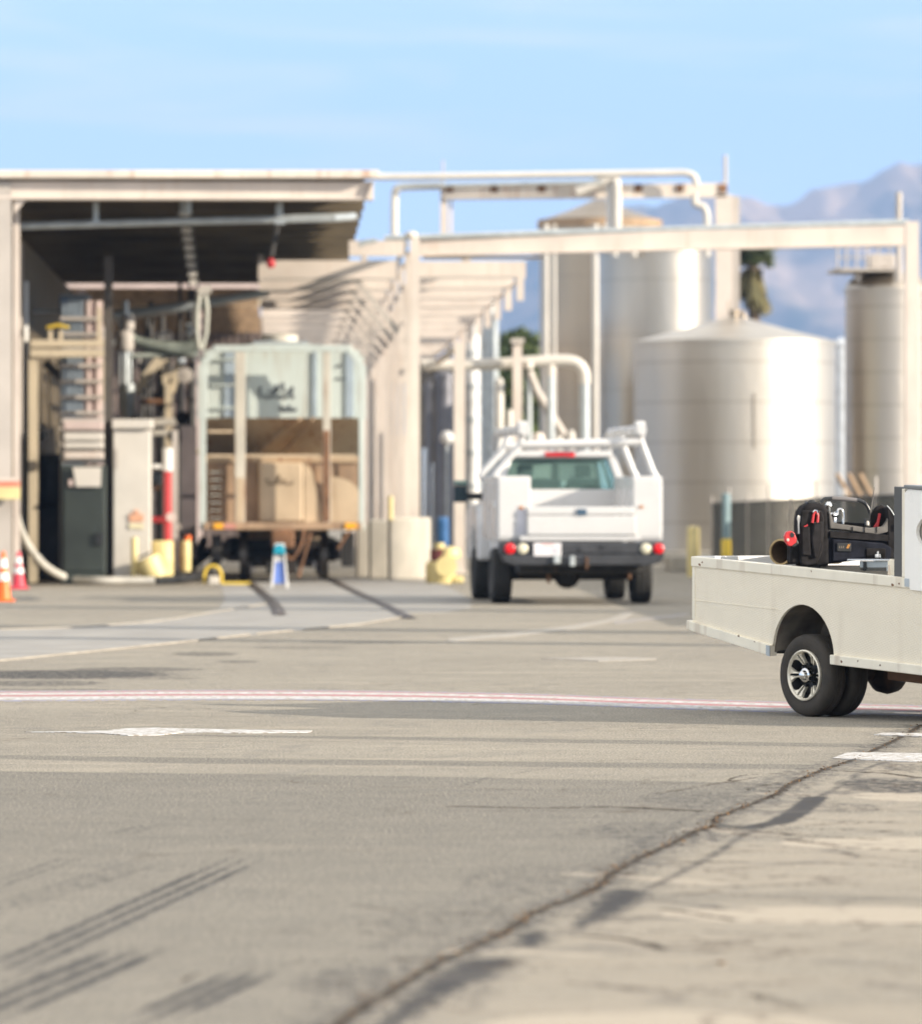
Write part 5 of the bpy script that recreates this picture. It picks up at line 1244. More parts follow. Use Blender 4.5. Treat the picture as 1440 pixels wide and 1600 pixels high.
# bumper
bmp_m = mat('dark_bumper', (.042, .045, .052), .55, var=.2, scale=8, bump=.3)
m = MB().box(ux(779), ux(1035), -.22, .14, uz(866), uz(846.5)); bu = sub(m, 'bumper', bmp_m, UT, bevel=.03)
m = MB().prism([(ux(781), uz(866)), (ux(1036), uz(866)), (ux(1030), uz(878)), (ux(1014), uz(883)), (ux(800), uz(883)), (ux(786), uz(878))], -.24, .1); sub(m, 'step', bmp_m, bu, bevel=.02)
redl = mat('red_lamp', (.85, .012, .02), .2); whl = mat('clear_lamp', (.80, .76, .58), .2)
for px, mt, nm in ((794, redl, 'tail_light'), (814, whl, 'reversing_light'), (1006, whl, 'reversing_light'), (1026, redl, 'tail_light')):
    m = MB().lathe([(.001, -.035), (.05, -.03), (.075, -.015), (.08, 0)], (ux(px), -.225, uz(857)), 24, 'y'); lt = sub(m, nm, mt, bu, smooth=True)
m = MB().lathe([(.001, 0), (.02, 0), (.02, .01)], (ux(826), -.23, uz(858)), 12, 'y').box(ux(901), ux(905), -.235, -.22, uz(862), uz(856)).box(ux(936), ux(941), -.235, -.22, uz(858), uz(852)); sub(m, 'bolt_hole', black_plastic, bu)
m = MB().box(ux(831), ux(874), -.245, -.235, uz(868.5), uz(848)); pt = sub(m, 'license_plate', mat('plate_white', (.74, .72, .74), .35), bu, bevel=.006)
m = MB().box(ux(843), ux(862), -.247, -.2455, uz(852), uz(850)); sub(m, 'plate_caption', mat('plate_red', (.7, .25, .22), .4), pt)
m = MB()
for k, px in enumerate((836, 841.5, 847, 853, 858.5, 864)):
    if k % 2: m.box(ux(px), ux(px + 3.4), -.247, -.2455, uz(863), uz(861.7)).box(ux(px), ux(px + 1), -.247, -.2455, uz(861.6), uz(855))
    else: m.box(ux(px + 1.2), ux(px + 2.4), -.247, -.2455, uz(863), uz(855))
sub(m, 'plate_characters', mat('plate_blue', (.35, .36, .52), .4), pt)
m = MB().box(ux(862), ux(872), -.3, -.2, uz(880), uz(867)).box(ux(887), ux(895), -.3, -.2, uz(884), uz(868)); sub(m, 'hitch', galv, bu, bevel=.01)
m = MB()
for k in range(5): m.lathe([(.018, -.008), (.03, 0), (.018, .008), (.008, 0), (.018, -.008)], (ux(913) + (.008 if k % 2 else 0), -.27, uz(871 + 4.2 * k)), 10, 'xy'[k % 2])
sub(m, 'safety_chain', rust, bu)
m = MB().box(-.9, .95, .2, 5.0, .45, .85).box(ux(880), ux(990), .2, .6, .55, .75); sub(m, 'chassis', black_under, UT, bevel=.05)
m = MB().tube([(-.95, 1.25, .42), (.95, 1.25, .42)], .07).lathe([(.001, -.2), (.12, -.17), (.2, 0), (.12, .17), (.001, .2)], (ux(898), 1.2, .42), 20, 'y'); sub(m, 'rear_axle', black_under, UT, smooth=True)
m = MB().tube([(ux(860), .3, .6), (ux(860), .3, .32)], .03).tube([(ux(986), .25, .62), (ux(986), .25, .38)], .025).tube([(.72, .5, .5), (.72, 2.5, .55)], .06); sub(m, 'exhaust', rust, UT)
def wheel(parent, x, y, r, w, s_, name='wheel', tyre_m=rubber, n=48):
    prof = [(r * .62, -w * .48), (r * .72, -w * .5), (r * .93, -w * .46), (r * .985, -w * .36), (r, -w * .18), (r * .992, -w * .16), (r * .992, -w * .12), (r, -w * .1), (r, w * .1), (r * .992, w * .12), (r * .992, w * .16), (r, w * .18), (r * .985, w * .36), (r * .93, w * .46), (r * .72, w * .5), (r * .62, w * .48), (r * .6, 0), (r * .62, -w * .48)]
    t_ = sub(MB().lathe(prof, (x, y, r), n, 'x'), 'tyre', tyre_m, parent, smooth=True)
    sub(MB().lathe([(r * .61, s_ * w * .46), (r * .57, s_ * w * .42), (r * .5, s_ * w * .2), (r * .25, s_ * w * .22), (.001, s_ * w * .3)], (x, y, r), n, 'x'), 'rim', dark_steel, t_, smooth=True)
for x, y, s_ in ((-1.07, 1.2, -1), (1.04, 1.2, 1), (-1.03, 5.05, -1), (1.07, 5.05, 1)):
    wheel(UT, x, y, .42 if y < 3 else .41, .31, s_)
# cab
def cabv(z):     # half width of the cab at height z
    return 1.0 if z < 1.6 else 1.0 - (z - 1.6) * .42
cab = MB()
prof = [(2.78, .75), (2.78, 1.70), (2.95, 2.28), (3.2, 2.34), (4.6, 2.34), (5.1, 2.22), (5.5, 1.68), (6.5, 1.55), (6.75, 1.35), (6.8, .75)]
low = MB()
low.prism([(p[0], p[1]) for p in [(2.76, .72), (2.76, 1.68), (5.55, 1.68), (6.45, 1.56), (6.75, 1.38), (6.82, .72)]], -.98, .98, 'yz')
cabo = sub(low, 'cab', wp, UT, bevel=.06, seg=3)
roof_z = uz(703, 102.5)
m = MB(); m.prism([(-.79, roof_z - .12), (-.72, roof_z - .02), (-.5, roof_z), (.5, roof_z), (.72, roof_z - .02), (.79, roof_z - .12)], 2.95, 4.7); sub(m, 'roof', wp, cabo, bevel=.02, smooth=True)
zr = 1.66; zq = roof_z - .10
def pillar(a, b_, w=.09, d=.09): return MB().beam(a, b_, w, d, (0, 1, 0))
for s_ in (-1, 1):
    m = pillar((s_ * .98, 2.84, zr), (s_ * .78, 3.02, zq + .04), .12, .14); sub(m, 'rear_pillar', wp, cabo, bevel=.02)
    m = pillar((s_ * .97, 5.4, zr), (s_ * .77, 4.62, zq), .07, .09); sub(m, 'front_pillar', wp, cabo, bevel=.02)
    m = pillar((s_ * .98, 4.0, zr), (s_ * .78, 3.95, zq), .05, .1); sub(m, 'door_pillar', wp, cabo)
    m = MB().add([(s_ * .965, 2.95, zr), (s_ * .965, 5.3, zr), (s_ * .775, 4.6, zq), (s_ * .775, 3.1, zq)], [(0, 1, 2, 3)]); sub(m, 'side_window', tint, cabo)
    m = MB().box(s_ * .97, s_ * .995, 4.05, 5.1, .85, 1.6); sub(m, 'door', wp, cabo, bevel=.01)
m = MB().box(-.79, .79, 2.86, 3.02, zq, roof_z - .01); sub(m, 'rear_header', wp, cabo, bevel=.02)
m = MB().add([(-.96, 2.86, zr), (.96, 2.86, zr), (.76, 2.99, zq + .02), (-.76, 2.99, zq + .02)], [(0, 1, 2, 3)]); sub(m, 'rear_window', tint, cabo)
m = MB().add([(-.95, 5.42, zr), (.95, 5.42, zr), (.75, 4.66, zq), (-.75, 4.66, zq)], [(0, 1, 2, 3)]); sub(m, 'windscreen', tint, cabo)
m = MB().box(-.24, .22, 2.835, 2.858, roof_z - .10, roof_z - .03); sub(m, 'brake_light', redl, cabo, bevel=.01)
seat_m = mat('teal_grey_seat', (.20, .30, .30), .8, var=.2)
for a, b_, zt_ in ((-.78, .12, 1.93), (.22, .72, 1.93)):
    m = MB().box(a, b_, 3.7, 3.85, 1.2, zt_); st_ = sub(m, 'seat', seat_m, cabo, bevel=.05)
for x in (-.45, .45):
    m = MB().box(x - .13, x + .13, 3.7, 3.8, 1.95, 2.14); sub(m, 'headrest', seat_m, cabo, bevel=.04)
m = MB().box(-.05, .06, 3.6, 3.7, 1.9, 2.14); sub(m, 'screen', mat('pale_green_tag', (.45, .5, .36), .6), cabo)
m = MB().prism([(.15, 1.75), (.4, 1.95), (.6, 2.05), (.62, 1.75)], 5.0, 5.1); sub(m, 'dashboard', black_plastic, cabo)
# front wings
for s_ in (-1, 1):
    arc = [(4.45, .62)] + [(5.05 - .55 * math.cos(t * math.pi / 12), .55 + .6 * math.sin(t * math.pi / 12)) for t in range(1, 12)] + [(5.62, .62), (6.6, .62), (6.6, 1.35), (5.9, 1.5), (4.6, 1.5), (4.2, 1.2), (4.1, .62)]
    m = MB().prism(arc, s_ * .9, s_ * 1.16, 'yz'); sub(m, 'front_wing', wp, UT, bevel=.05, seg=3)
    arc = [(.2, .66), (.2, 1.0)] + [(1.2 - .56 * math.cos(t * math.pi / 12) * 1.0, .55 + .52 * math.sin(t * math.pi / 12)) for t in range(12, -1, -1)][::-1] + [(2.7, .66), (2.7, 1.0)]
# mirror
for s_ in (-1,):
    m = MB().box(s_ * 1.03, s_ * 1.30, 4.7, 4.76, uz(781, 99), uz(770, 99)); mi = sub(m, 'mirror_arm', black_plastic, UT, bevel=.01)
    m = MB().box(s_ * 1.29, s_ * 1.50, 4.62, 4.78, uz(785, 99), uz(758, 99)); sub(m, 'mirror_housing', mat('mirror_dark', (.01, .03, .04), .3), mi, bevel=.03)
    m = MB().box(s_ * 1.29, s_ * 1.49, 4.6, 4.76, uz(757.5, 99), uz(751, 99)); sub(m, 'mirror_cap', mat('mirror_teal', (.08, .25, .24), .3), mi, bevel=.02)
m = MB().box(1.0, 1.18, 4.7, 4.76, 1.55, 1.62).box(1.16, 1.26, 4.62, 4.78, 1.4, 1.85); sub(m, 'mirror', black_plastic, UT, bevel=.02)
# ladder rack
rk_ = wp
for s_ in (-1, 1):
    xr_ = 1.10 * s_ if s_ > 0 else -1.16
    for yk in (.35, 2.9):
        top = (.80 * s_ + (.14 if s_ > 0 else -.02), yk, 2.46)
        m = MB().tube([(xr_ + .08 * s_, yk, 1.35 if s_ > 0 else 1.9), (xr_ + .08 * s_, yk, 1.90), (xr_ + .02 * s_, yk, 2.0), (top[0] + .05 * s_, yk, 2.34), (top[0], yk, 2.5), (top[0], yk, 2.68)], .052, 10)
        sub(m, 'rack_leg', rk_, UT, smooth=True)
    m = MB().tube([(top[0], .1, 2.60), (top[0], 4.4, 2.60), (top[0], 4.7, 2.52), (top[0], 4.9, 2.36)], .075, 12); sub(m, 'rack_side_rail', rk_, UT, smooth=True)
    m = MB().box(top[0] - .08, top[0] + .07, .25, .42, 2.50, 2.73); sub(m, 'rack_end_cap', rk_, UT, bevel=.02)
for yk in (.35, 2.9):
    m = MB().tube([(-.84, yk, 2.38), (.94, yk, 2.42)], .062, 12); sub(m, 'rack_crossbar', rk_, UT, smooth=True)
# ------------------------------------------------------------------ cream cart in front
AL = -56.0
CT = thing('flatbed_cart', 'small cream flatbed cart with diamond plate side panel and chrome wheel, entering from the right', 'cart', (X(1255, 40.5), 40.5, 0), R(AL)); CT['_w'] = False
def plate_mat():
    m = mat('cream_diamond_plate', (.92, .84, .675), .42, var=.03, scale=2.2, streak=.12, streak_col=(.42, .30, .18))
    t = m.node_tree; b = t.nodes['Principled BSDF']; tc = [n for n in t.nodes if n.type == 'TEX_COORD'][0]
    hs_ = []
    for ang in (45, -45):
        mp = t.nodes.new('ShaderNodeMapping'); mp.inputs['Rotation'].default_value = (0, R(ang), 0); mp.inputs['Scale'].default_value = (26, 1, 78)
        vo = t.nodes.new('ShaderNodeTexChecker'); vo.inputs['Scale'].default_value = 1
        t.links.new(tc.outputs['Object'], mp.inputs[0]); t.links.new(mp.outputs[0], vo.inputs['Vector']); hs_.append(vo.outputs['Fac'])
    # raised lozenges, alternating direction
    ck = t.nodes.new('ShaderNodeTexChecker'); ck.inputs['Scale'].default_value = 27
    t.links.new(tc.outputs['Object'], ck.inputs['Vector'])
    vor = t.nodes.new('ShaderNodeTexVoronoi'); vor.inputs['Scale'].default_value = 36; vor.inputs['Randomness'].default_value = 0.0
    mp2 = t.nodes.new('ShaderNodeMapping'); mp2.inputs['Scale'].default_value = (1, .0, 1.9); mp2.inputs['Rotation'].default_value = (0, R(30), 0)
    t.links.new(tc.outputs['Object'], mp2.inputs[0]); t.links.new(mp2.outputs[0], vor.inputs['Vector'])
    r = t.nodes.new('ShaderNodeMapRange'); r.inputs[1].default_value = .25; r.inputs[2].default_value = .42; r.inputs[3].default_value = 1; r.inputs[4].default_value = 0
    t.links.new(vor.outputs['Distance'], r.inputs[0])
    bp = t.nodes.new('ShaderNodeBump'); bp.inputs['Strength'].default_value = .4; bp.inputs['Distance'].default_value = .003
    t.links.new(r.outputs[0], bp.inputs['Height']); t.links.new(bp.outputs[0], b.inputs['Normal'])
    # worn tops of the lozenges showing metal in patches
    nz = t.nodes.new('ShaderNodeTexNoise'); nz.inputs['Scale'].default_value = 2.4; nz.inputs['Detail'].default_value = 4; t.links.new(tc.outputs['Object'], nz.inputs[0])
    wr = t.nodes.new('ShaderNodeMapRange'); wr.inputs[1].default_value = .52; wr.inputs[2].default_value = .7; wr.inputs[4].default_value = .3; t.links.new(nz.outputs[0], wr.inputs[0])
    mu = t.nodes.new('ShaderNodeMath'); mu.operation = 'MULTIPLY'; t.links.new(wr.outputs[0], mu.inputs[0]); t.links.new(r.outputs[0], mu.inputs[1])
    last = b.inputs['Base Color'].links[0].from_socket
    mx = t.nodes.new('ShaderNodeMix'); mx.data_type = 'RGBA'; t.links.new(mu.outputs[0], mx.inputs[0]); t.links.new(last, mx.inputs[6]); mx.inputs[7].default_value = (.50, .42, .31, 1)
    t.links.new(mx.outputs[2], b.inputs['Base Color'])
    return m
dpl = plate_mat()
trim = mat('cream_cart_trim', (.92, .86, .71), .42, var=.05, scale=5, streak=.5, streak_col=(.30, .17, .08))
RK = .054
def rake(m): return m.xf(lambda v: Vector((v.x, v.y, v.z - v.x * RK)))
def wz(py, s):      # height of a photo row at position s along the near side, with the rake taken out
    y = 40.5 - .829 * s
    return 1.5 - (py - 787) * y / 9000 + s * RK
zr0 = 1.052         # rail top (rake removed)
S0, S1, S2 = -1.26, 1.115, 2.75
WB = 1.72           # bed width
lowz = [(S0, .53), (-.42, .385 + .0)]
arch = [(-.005 - .34 * math.cos(t * math.pi / 20), .43 + .360 * math.sin(t * math.pi / 20)) for t in range(0, 21)]
arch = [(-.35, .43)] + [(x, z) for x, z in arch[1:-1]] + [(.335, .43)]
side_poly = [(S0, zr0 - .07), (S0, .575), (-.36, .47)] + arch[1:-1] + [(.335, .44), (S2, .44), (S2, zr0 - .07)]
m = rake(MB().prism(side_poly, 0, .02)); sp1 = sub(m, 'side_panel', dpl, CT)
m = rake(MB().prism([(S0 - .005, zr0 - .072), (S2, zr0 - .072), (S2, zr0), (S0 - .005, zr0)], -.012, .05)); sub(m, 'top_rail', trim, CT, bevel=.006)
m = rake(MB().prism([(S0 - .045, .590), (-.352, .480), (-.352, .402), (S0 - .045, .520)], -.022, .045)); sub(m, 'rear_sill', trim, CT, bevel=.006)
m = rake(MB().prism([(-.385, .478), (-.345, .474), (-.345, .400), (-.385, .404)], -.028, -.022)); sub(m, 'sill_end_cap', galv, CT)
m = rake(MB().prism([(.312, .462), (S2, .462), (S2, .394), (.312, .394)], -.022, .045)); sub(m, 'front_sill', trim, CT, bevel=.006)
# wheel arch liner
m = MB()
for (a, b_) in zip(arch[:-1], arch[1:]):
    m.add([(a[0], .021, a[1]), (b_[0], .021, b_[1]), (b_[0], .42, b_[1]), (a[0], .42, a[1])], [(0, 1, 2, 3)])
liner = mat('dusty_liner', (.24, .21, .17), .85, var=.35, scale=4, streak=.5)
rake(m); sub(m, 'wheel_arch', liner, CT)
m = rake(MB().box(-.35, -.04, .42, .43, .42, .80)); sub(m, 'arch_back_panel', liner, CT)
m = rake(MB().tube([(-.36, .05, .43), (-.30, .3, .43), (-.26, .42, .43)], .012)); sub(m, 'mud_flap_stay', black_under, CT)
# far side, floor, tailgate
m = rake(MB().prism([(S0, .58), (S2, .44), (S2, zr0 - .02), (S0, zr0 - .02)], WB - .02, WB)); sub(m, 'far_side_panel', trim, CT)
m = rake(MB().box(S0, S2, .03, WB - .02, .80, .83)); sub(m, 'bed_floor', galv, CT)
m = rake(MB().box(S0 - .005, S0 + .03, .02, WB, .58, zr0 + .002)); sub(m, 'tailgate', mat('cart_white', (.78, .77, .75), .4), CT, bevel=.005)
m = rake(MB().box(-.3, S2, .35, 1.1, .36, .46).box(.55, 1.0, .3, 1.2, .30, .46)); sub(m, 'chassis', rust, CT, bevel=.01)
rc_ = random.Random(4)
for s_, z_, r_ in ((S0 + .10, zr0 - .055, .012), (S0 + .13, zr0 - .035, .007), (.98, zr0 - .060, .012), (1.05, zr0 - .045, .008), (.44, .425, .010), (.62, .44, .006), (-.52, .49, .008), (.1, zr0 - .02, .006), (-.7, .52, .009), (.86, .43, .007)):
    pts = [(s_ + r_ * rc_.uniform(.5, 1.6) * math.cos(t * .785), z_ + r_ * rc_.uniform(.4, 1.2) * math.sin(t * .785)) for t in range(8)]
    y_ = -.0135 if z_ > .8 else -.0235
    sub(rake(MB().prism(pts, y_, y_ + .002)), 'rust_chip', rust, CT)
sub(rake(MB().box(S0 + .002, S0 + .030, -.0045, 0, .60, zr0 - .075)), 'corner_fold', trim, CT)
sub(rake(MB().box(S0 + .03, -.27, -.0035, 0, .735, .738)), 'panel_crease', trim, CT)
# axle and gear housing
ax = mat('rusty_black_axle', (.06, .042, .03), .7, var=.4, scale=9, streak=.8)
m = MB().tube([(-.02, .35, .30), (-.02, .6, .30), (-.02, 1.5, .30)], [.045, .055, .045], 12); a_ = sub(m, 'axle', ax, CT, smooth=True)
m = MB().lathe([(.001, -.16), (.06, -.15), (.13, -.07), (.145, 0), (.13, .07), (.06, .15), (.001, .16)], (-.02, .78, .29), 20, 'y'); sub(m, 'gear_housing', ax, a_, smooth=True)
m = MB().box(-.12, .02, .60, .98, .27, .40).box(-.5, .5, .52, .58, .36, .40).box(-.5, .5, 1.0, 1.06, .36, .40); sub(m, 'leaf_spring', ax, a_, bevel=.01)
m = MB().tube([(-.02, .45, .34), (.3, .6, .42)], .02).tube([(0, .98, .3), (.4, .9, .32)], .02); sub(m, 'brake_line', ax, a_)

# wheel: tyre, alloy rim with windows, hub
def cart_wheel(x, y, r, w, s_, rim=True, steer=0):
    prof = [(r * .60, -w * .42), (r * .66, -w * .50), (r * .80, -w * .54), (r * .92, -w * .50), (r * .975, -w * .40), (r * .995, -w * .28), (r, -w * .20), (r * .985, -w * .19), (r * .985, -w * .15), (r, -w * .14), (r, -.02 * w), (r * .985, -.015 * w), (r * .985, .015 * w), (r, .02 * w), (r, w * .14), (r * .985, w * .15), (r * .985, w * .19), (r, w * .20), (r * .995, w * .28), (r * .975, w * .40), (r * .92, w * .50), (r * .80, w * .54), (r * .66, w * .50), (r * .60, w * .42), (r * .58, 0), (r * .60, -w * .42)]
    ty = sub(MB().lathe(prof, (x, y, r), 72, 'y'), 'tyre', cart_rub, CT, smooth=True)
    if not rim: return
    yo = y - w * .47
    c = (x, yo, r)
    R0 = r * .615
    sub(MB().lathe([(R0, .015), (R0, -.012), (R0 - .008, -.016), (R0 - .016, -.008), (R0 - .018, .002)], c, 64, 'y'), 'rim_lip', cart_rim, ty, smooth=True)
    sub(MB().lathe([(R0 - .018, .002), (R0 - .022, .02), (R0 - .03, .09)], c, 64, 'y'), 'inner_barrel', black_plastic, ty, smooth=True)
    sub(MB().lathe([(R0 - .022, .085), (.001, .085)], c, 48, 'y'), 'barrel', black_plastic, ty)
    # six-window face: spokes that split at the lip
    m = MB(); n = 6
    for k in range(n):
        a = 2 * math.pi * k / n
        def pt(rad, da, dy): return (x + rad * math.cos(a + da), yo + dy, r + rad * math.sin(a + da))
        for sg in (-1, 1):
            q = [pt(R0 * .50, sg * .09, .03), pt(R0 * .50, sg * .15, .03), pt(R0 * .74, sg * .17, .015), pt(R0 * .87, sg * .26, .0), pt(R0 - .016, sg * .40, .0), pt(R0 - .016, sg * .03, .0), pt(R0 * .84, sg * .06, .004)]
            q2 = [(p[0], p[1] + .03, p[2]) for p in q]; k0 = len(q)
            m.add(q + q2, [tuple(range(k0)), tuple(range(2 * k0 - 1, k0 - 1, -1))] + [(i, i + k0, (i + 1) % k0 + k0, (i + 1) % k0) for i in range(k0)])
    sub(m, 'spokes', cart_rim, ty, bevel=.003)
    for k in range(n):
        a = 2 * math.pi * k / n + .26
        m = MB().lathe([(.001, -.012), (.009, -.010), (.010, .02)], (x + .075 * math.cos(a), yo + .03, r + .075 * math.sin(a)), 8, 'y')
        sub(m, 'wheel_nut', black_plastic, ty)
    sub(MB().lathe([(.001, -.035), (.022, -.034), (.030, -.028), (.036, -.005), (.050, .0), (.053, .02), (.053, .05)], c, 32, 'y'), 'hub_cap', chrome, ty, smooth=True)
cart_rub = mat('cart_tyre_rubber', (.034, .030, .025), .78, var=.3, scale=10, col2=(.055, .045, .034), bump=.25, bscale=90)
cart_rim = mat('brushed_cream_alloy', (.90, .84, .70), .30, metal=.35, var=.04, scale=6)
cart_wheel(-.02, .10, .292, .155, -1)
cart_wheel(0, .29, .288, .15, -1, rim=False)
cart_wheel(0, 1.42, .290, .155, -1, rim=False)
cart_wheel(0, 1.60, .292, .155, -1, rim=False)
cart_wheel(2.15, .16, .285, .15, -1)
cart_wheel(2.15, 1.30, .285, .15, -1, rim=False)

# cab at the right edge: side panel with oval window opening, roof
cw = mat('cab_white', (.98, .96, .90), .3, var=.02)
zt_ = wz(768, 1.45)
ov = [(1.62 + .385 * math.cos(t * math.pi / 16), 1.375 + .17 * math.sin(t * math.pi / 16)) for t in range(32)]
outer = [(S1 + .06, zr0 - .08 + .0), (S1 + .0, zr0 + .0), (S1 + .0, zt_ - .03), (S1 + .03, zt_), (2.5, zt_), (2.6, zr0), (2.6, zr0 - .08)]
# ring between the outer outline and the window opening
def ring(outer, inner, y0, y1):
    bm = bmesh.new(); m = MB()
    vo = [bm.verts.new((p[0], 0, p[1])) for p in outer]; vi = [bm.verts.new((p[0], 0, p[1])) for p in inner]
    e = [bm.edges.new((vo[i], vo[(i + 1) % len(vo)])) for i in range(len(vo))] + [bm.edges.new((vi[i], vi[(i + 1) % len(vi)])) for i in range(len(vi))]
    bmesh.ops.triangle_fill(bm, edges=e, use_beauty=True)
    bm.verts.index_update()
    V = [v.co.copy() for v in bm.verts]; Fc = [tuple(v.index for v in f.verts) for f in bm.faces]; bm.free()
    m.add([(v.x, y0, v.z) for v in V], Fc); m.add([(v.x, y1, v.z) for v in V], Fc)
    for pl in (outer, inner):
        n = len(pl)
        for i in range(n):
            a, b_ = pl[i], pl[(i + 1) % n]; m.add([(a[0], y0, a[1]), (b_[0], y0, b_[1]), (b_[0], y1, b_[1]), (a[0], y1, a[1])], [(0, 1, 2, 3)])
    return m
m = rake(ring(outer, ov, -.018, .012)); cb_ = sub(m, 'cab_side', cw, CT)
m = rake(MB().box(S1 + .02, 2.5, .02, .05, zr0 + .0, zt_ - .02)); sub(m, 'inner_lining', mat('grey_beige_lining', (.40, .37, .33), .7), cb_)
m = rake(MB().box(S1 + .02, 2.5, .06, WB, zr0 - .05, zt_ - .01)); sub(m, 'cab_box', cw, cb_)
m = rake(MB().box(S1 + .0, 2.6, -.03, WB + .02, zt_ + .002, zt_ + .03)); sub(m, 'cab_roof', mat('grey_roof', (.24, .25, .25), .4), cb_, bevel=.008)
m = rake(MB().box(S1 + .22, 2.6, -.034, .10, zt_ + .031, zt_ + .05)); sub(m, 'roof_stripe', red, cb_)
m = rake(MB().box(S1 - .035, S1 - .002, -.015, .012, zr0 + .002, zt_ - .0)); sub(m, 'edge_strip', trim, cb_, bevel=.004)
m = rake(MB().box(S1 - .0, S1 + .05, -.02, -.013, zr0 - .06, zr0 - .005)); sub(m, 'patch_plate', galv, cb_)
hb_ = mat('headboard_grey', (.11, .11, .105), .5, var=.1)
m = rake(MB().box(S1 - .16, S1 - .037, .02, .08, zr0 - .01, zt_ + .01)); sub(m, 'headboard_post', hb_, CT, bevel=.006)
m = rake(MB().box(S1 - .10, S1 - .04, .08, WB - .05, zt_ - .06, zt_)); sub(m, 'headboard_rail', hb_, CT)
m = rake(MB().prism([(2.6, .50), (2.98, .50), (3.05, .58), (3.05, .82), (2.98, .95), (2.6, 1.14)], .0, WB)); ns_ = sub(m, 'nose', cw, CT, bevel=.04)
m = rake(MB().box(3.0, 3.1, .02, WB - .02, .44, .54)); sub(m, 'bumper', black_plastic, ns_, bevel=.02)
for y_ in (.22, WB - .22):
    m = rake(MB().lathe([(.001, .02), (.05, .018), (.065, 0)], (3.052, y_, .72), 20, 'x')); sub(m, 'headlight', whl, ns_, smooth=True)
m = rake(MB().box(2.502, 2.512, .12, WB - .12, zr0 + .12, zt_ - .06)); sub(m, 'windscreen', mat('dark_cab_glass', (.03, .04, .045), .08), cb_)

# aluminium chest in the bed on which the bag and the tube lie; coordinates in the cart's frame converted to world
rzm = Matrix.Rotation(R(AL), 3, 'Z')
def c2w(s, t, z): v = rzm @ Vector((s, t, 0)); return Vector((CT.location.x + v.x, CT.location.y + v.y, z))
YBG = 41.3
def bw(px, py, dy=0): return P(px, py, YBG + dy)
tb = thing('bed_chest', 'low metal tool chest lying in the bed of the cream cart under the bag', 'tool chest', (X(1300, YBG), YBG, .8), R(-8)); tb['_w'] = False
def tl(px, py, dy=0): # world to chest-local
    return Matrix.Rotation(R(8), 3, 'Z') @ (bw(px, py, dy) - Vector(tb.location))
zb_ = bw(0, 884).z - .8
m = MB().box(-.31, .40, -.14, .42, .04, zb_ - .0); sub(m, 'body', mat('chest_grey_brown', (.24, .21, .17), .6, var=.2), tb, bevel=.01)
zl = bw(0, 873).z - .8
m = MB().box(-.065, .41, -.16, .03, zl - .012, zl); sub(m, 'lid_plate', mat('bright_aluminium', (.82, .83, .85), .25, metal=.8), tb, bevel=.003)
m = MB().box(.20, .40, -.14, -.10, zl - .09, zl - .015); sub(m, 'latch_bracket', galv, tb, bevel=.005)
m = MB().box(.225, .25, -.16, -.14, zl - .08, zl - .02).box(-.17, -.08, -.15, -.12, zb_ - .02, zl - .02); sub(m, 'latch', black_plastic, tb, bevel=.004)

# cardboard tube
tu = thing('cardboard_tube', 'open ended cardboard tube sticking out beside the tool bag on the cart', 'tube', bw(1219, 883)); tu['_w'] = False
r = .092
m = MB().lathe([(r, 0), (r, .75), (r - .008, .75), (r - .008, 0), (r, 0)], (0, 0, 0), 48, 'y').xf(lambda v: Matrix.Rotation(R(-38), 3, 'Z') @ v + Vector((0, 0, r + .002)))
sub(m, 'wall', mat('dark_cardboard', (.16, .105, .06), .8, var=.2, scale=8), tu, smooth=True)
m = MB().lathe([(r + .002, -.004), (r + .002, .012), (r - .010, .012), (r - .010, -.004), (r + .002, -.004)], (0, 0, 0), 48, 'y').xf(lambda v: Matrix.Rotation(R(-38), 3, 'Z') @ v + Vector((0, 0, r + .002)))
sub(m, 'worn_rim', mat('tan_card_edge', (.50, .36, .18), .8, var=.2, scale=20), tu, smooth=True)

# ---- tool bag: a soft open tote.  Local frame: x along its long side, y across (away), origin under its near left corner
bag_black = mat('black_nylon', (.026, .024, .025), .95, spec=.15, var=.3, scale=14, bump=.5, bscale=220)
bag_navy = mat('navy_nylon', (.020, .022, .032), .95, spec=.15, var=.3, scale=10, bump=.5, bscale=220)
bag_grey = mat('grey_nylon', (.16, .15, .14), .95, spec=.2, var=.15, scale=14, bump=.5, bscale=220)
BG = thing('tool_bag', 'black open tool bag with tubular handle standing on the chest in the cart bed', 'tool bag', (X(1296, 41.12), 41.12, bw(0, 884).z), R(9)); BG['_w'] = False
s_b = 42.2 / 9000
def bx(px): return (px - 1290) * s_b
def bz(py): return (884 - py) * s_b
def soft(poly, y0, y1, name, mt, parent=BG, b_=.012, seg=3, bulge=0.0, n=1):
    m = MB().prism(poly, y0, y1); o = sub(m, name, mt, parent, bevel=b_, seg=seg, smooth=False)
    for p in o.data.polygons: p.use_smooth = True
    o.data.set_sharp_from_angle(angle=R(60)) if hasattr(o.data, 'set_sharp_from_angle') else None
    return o
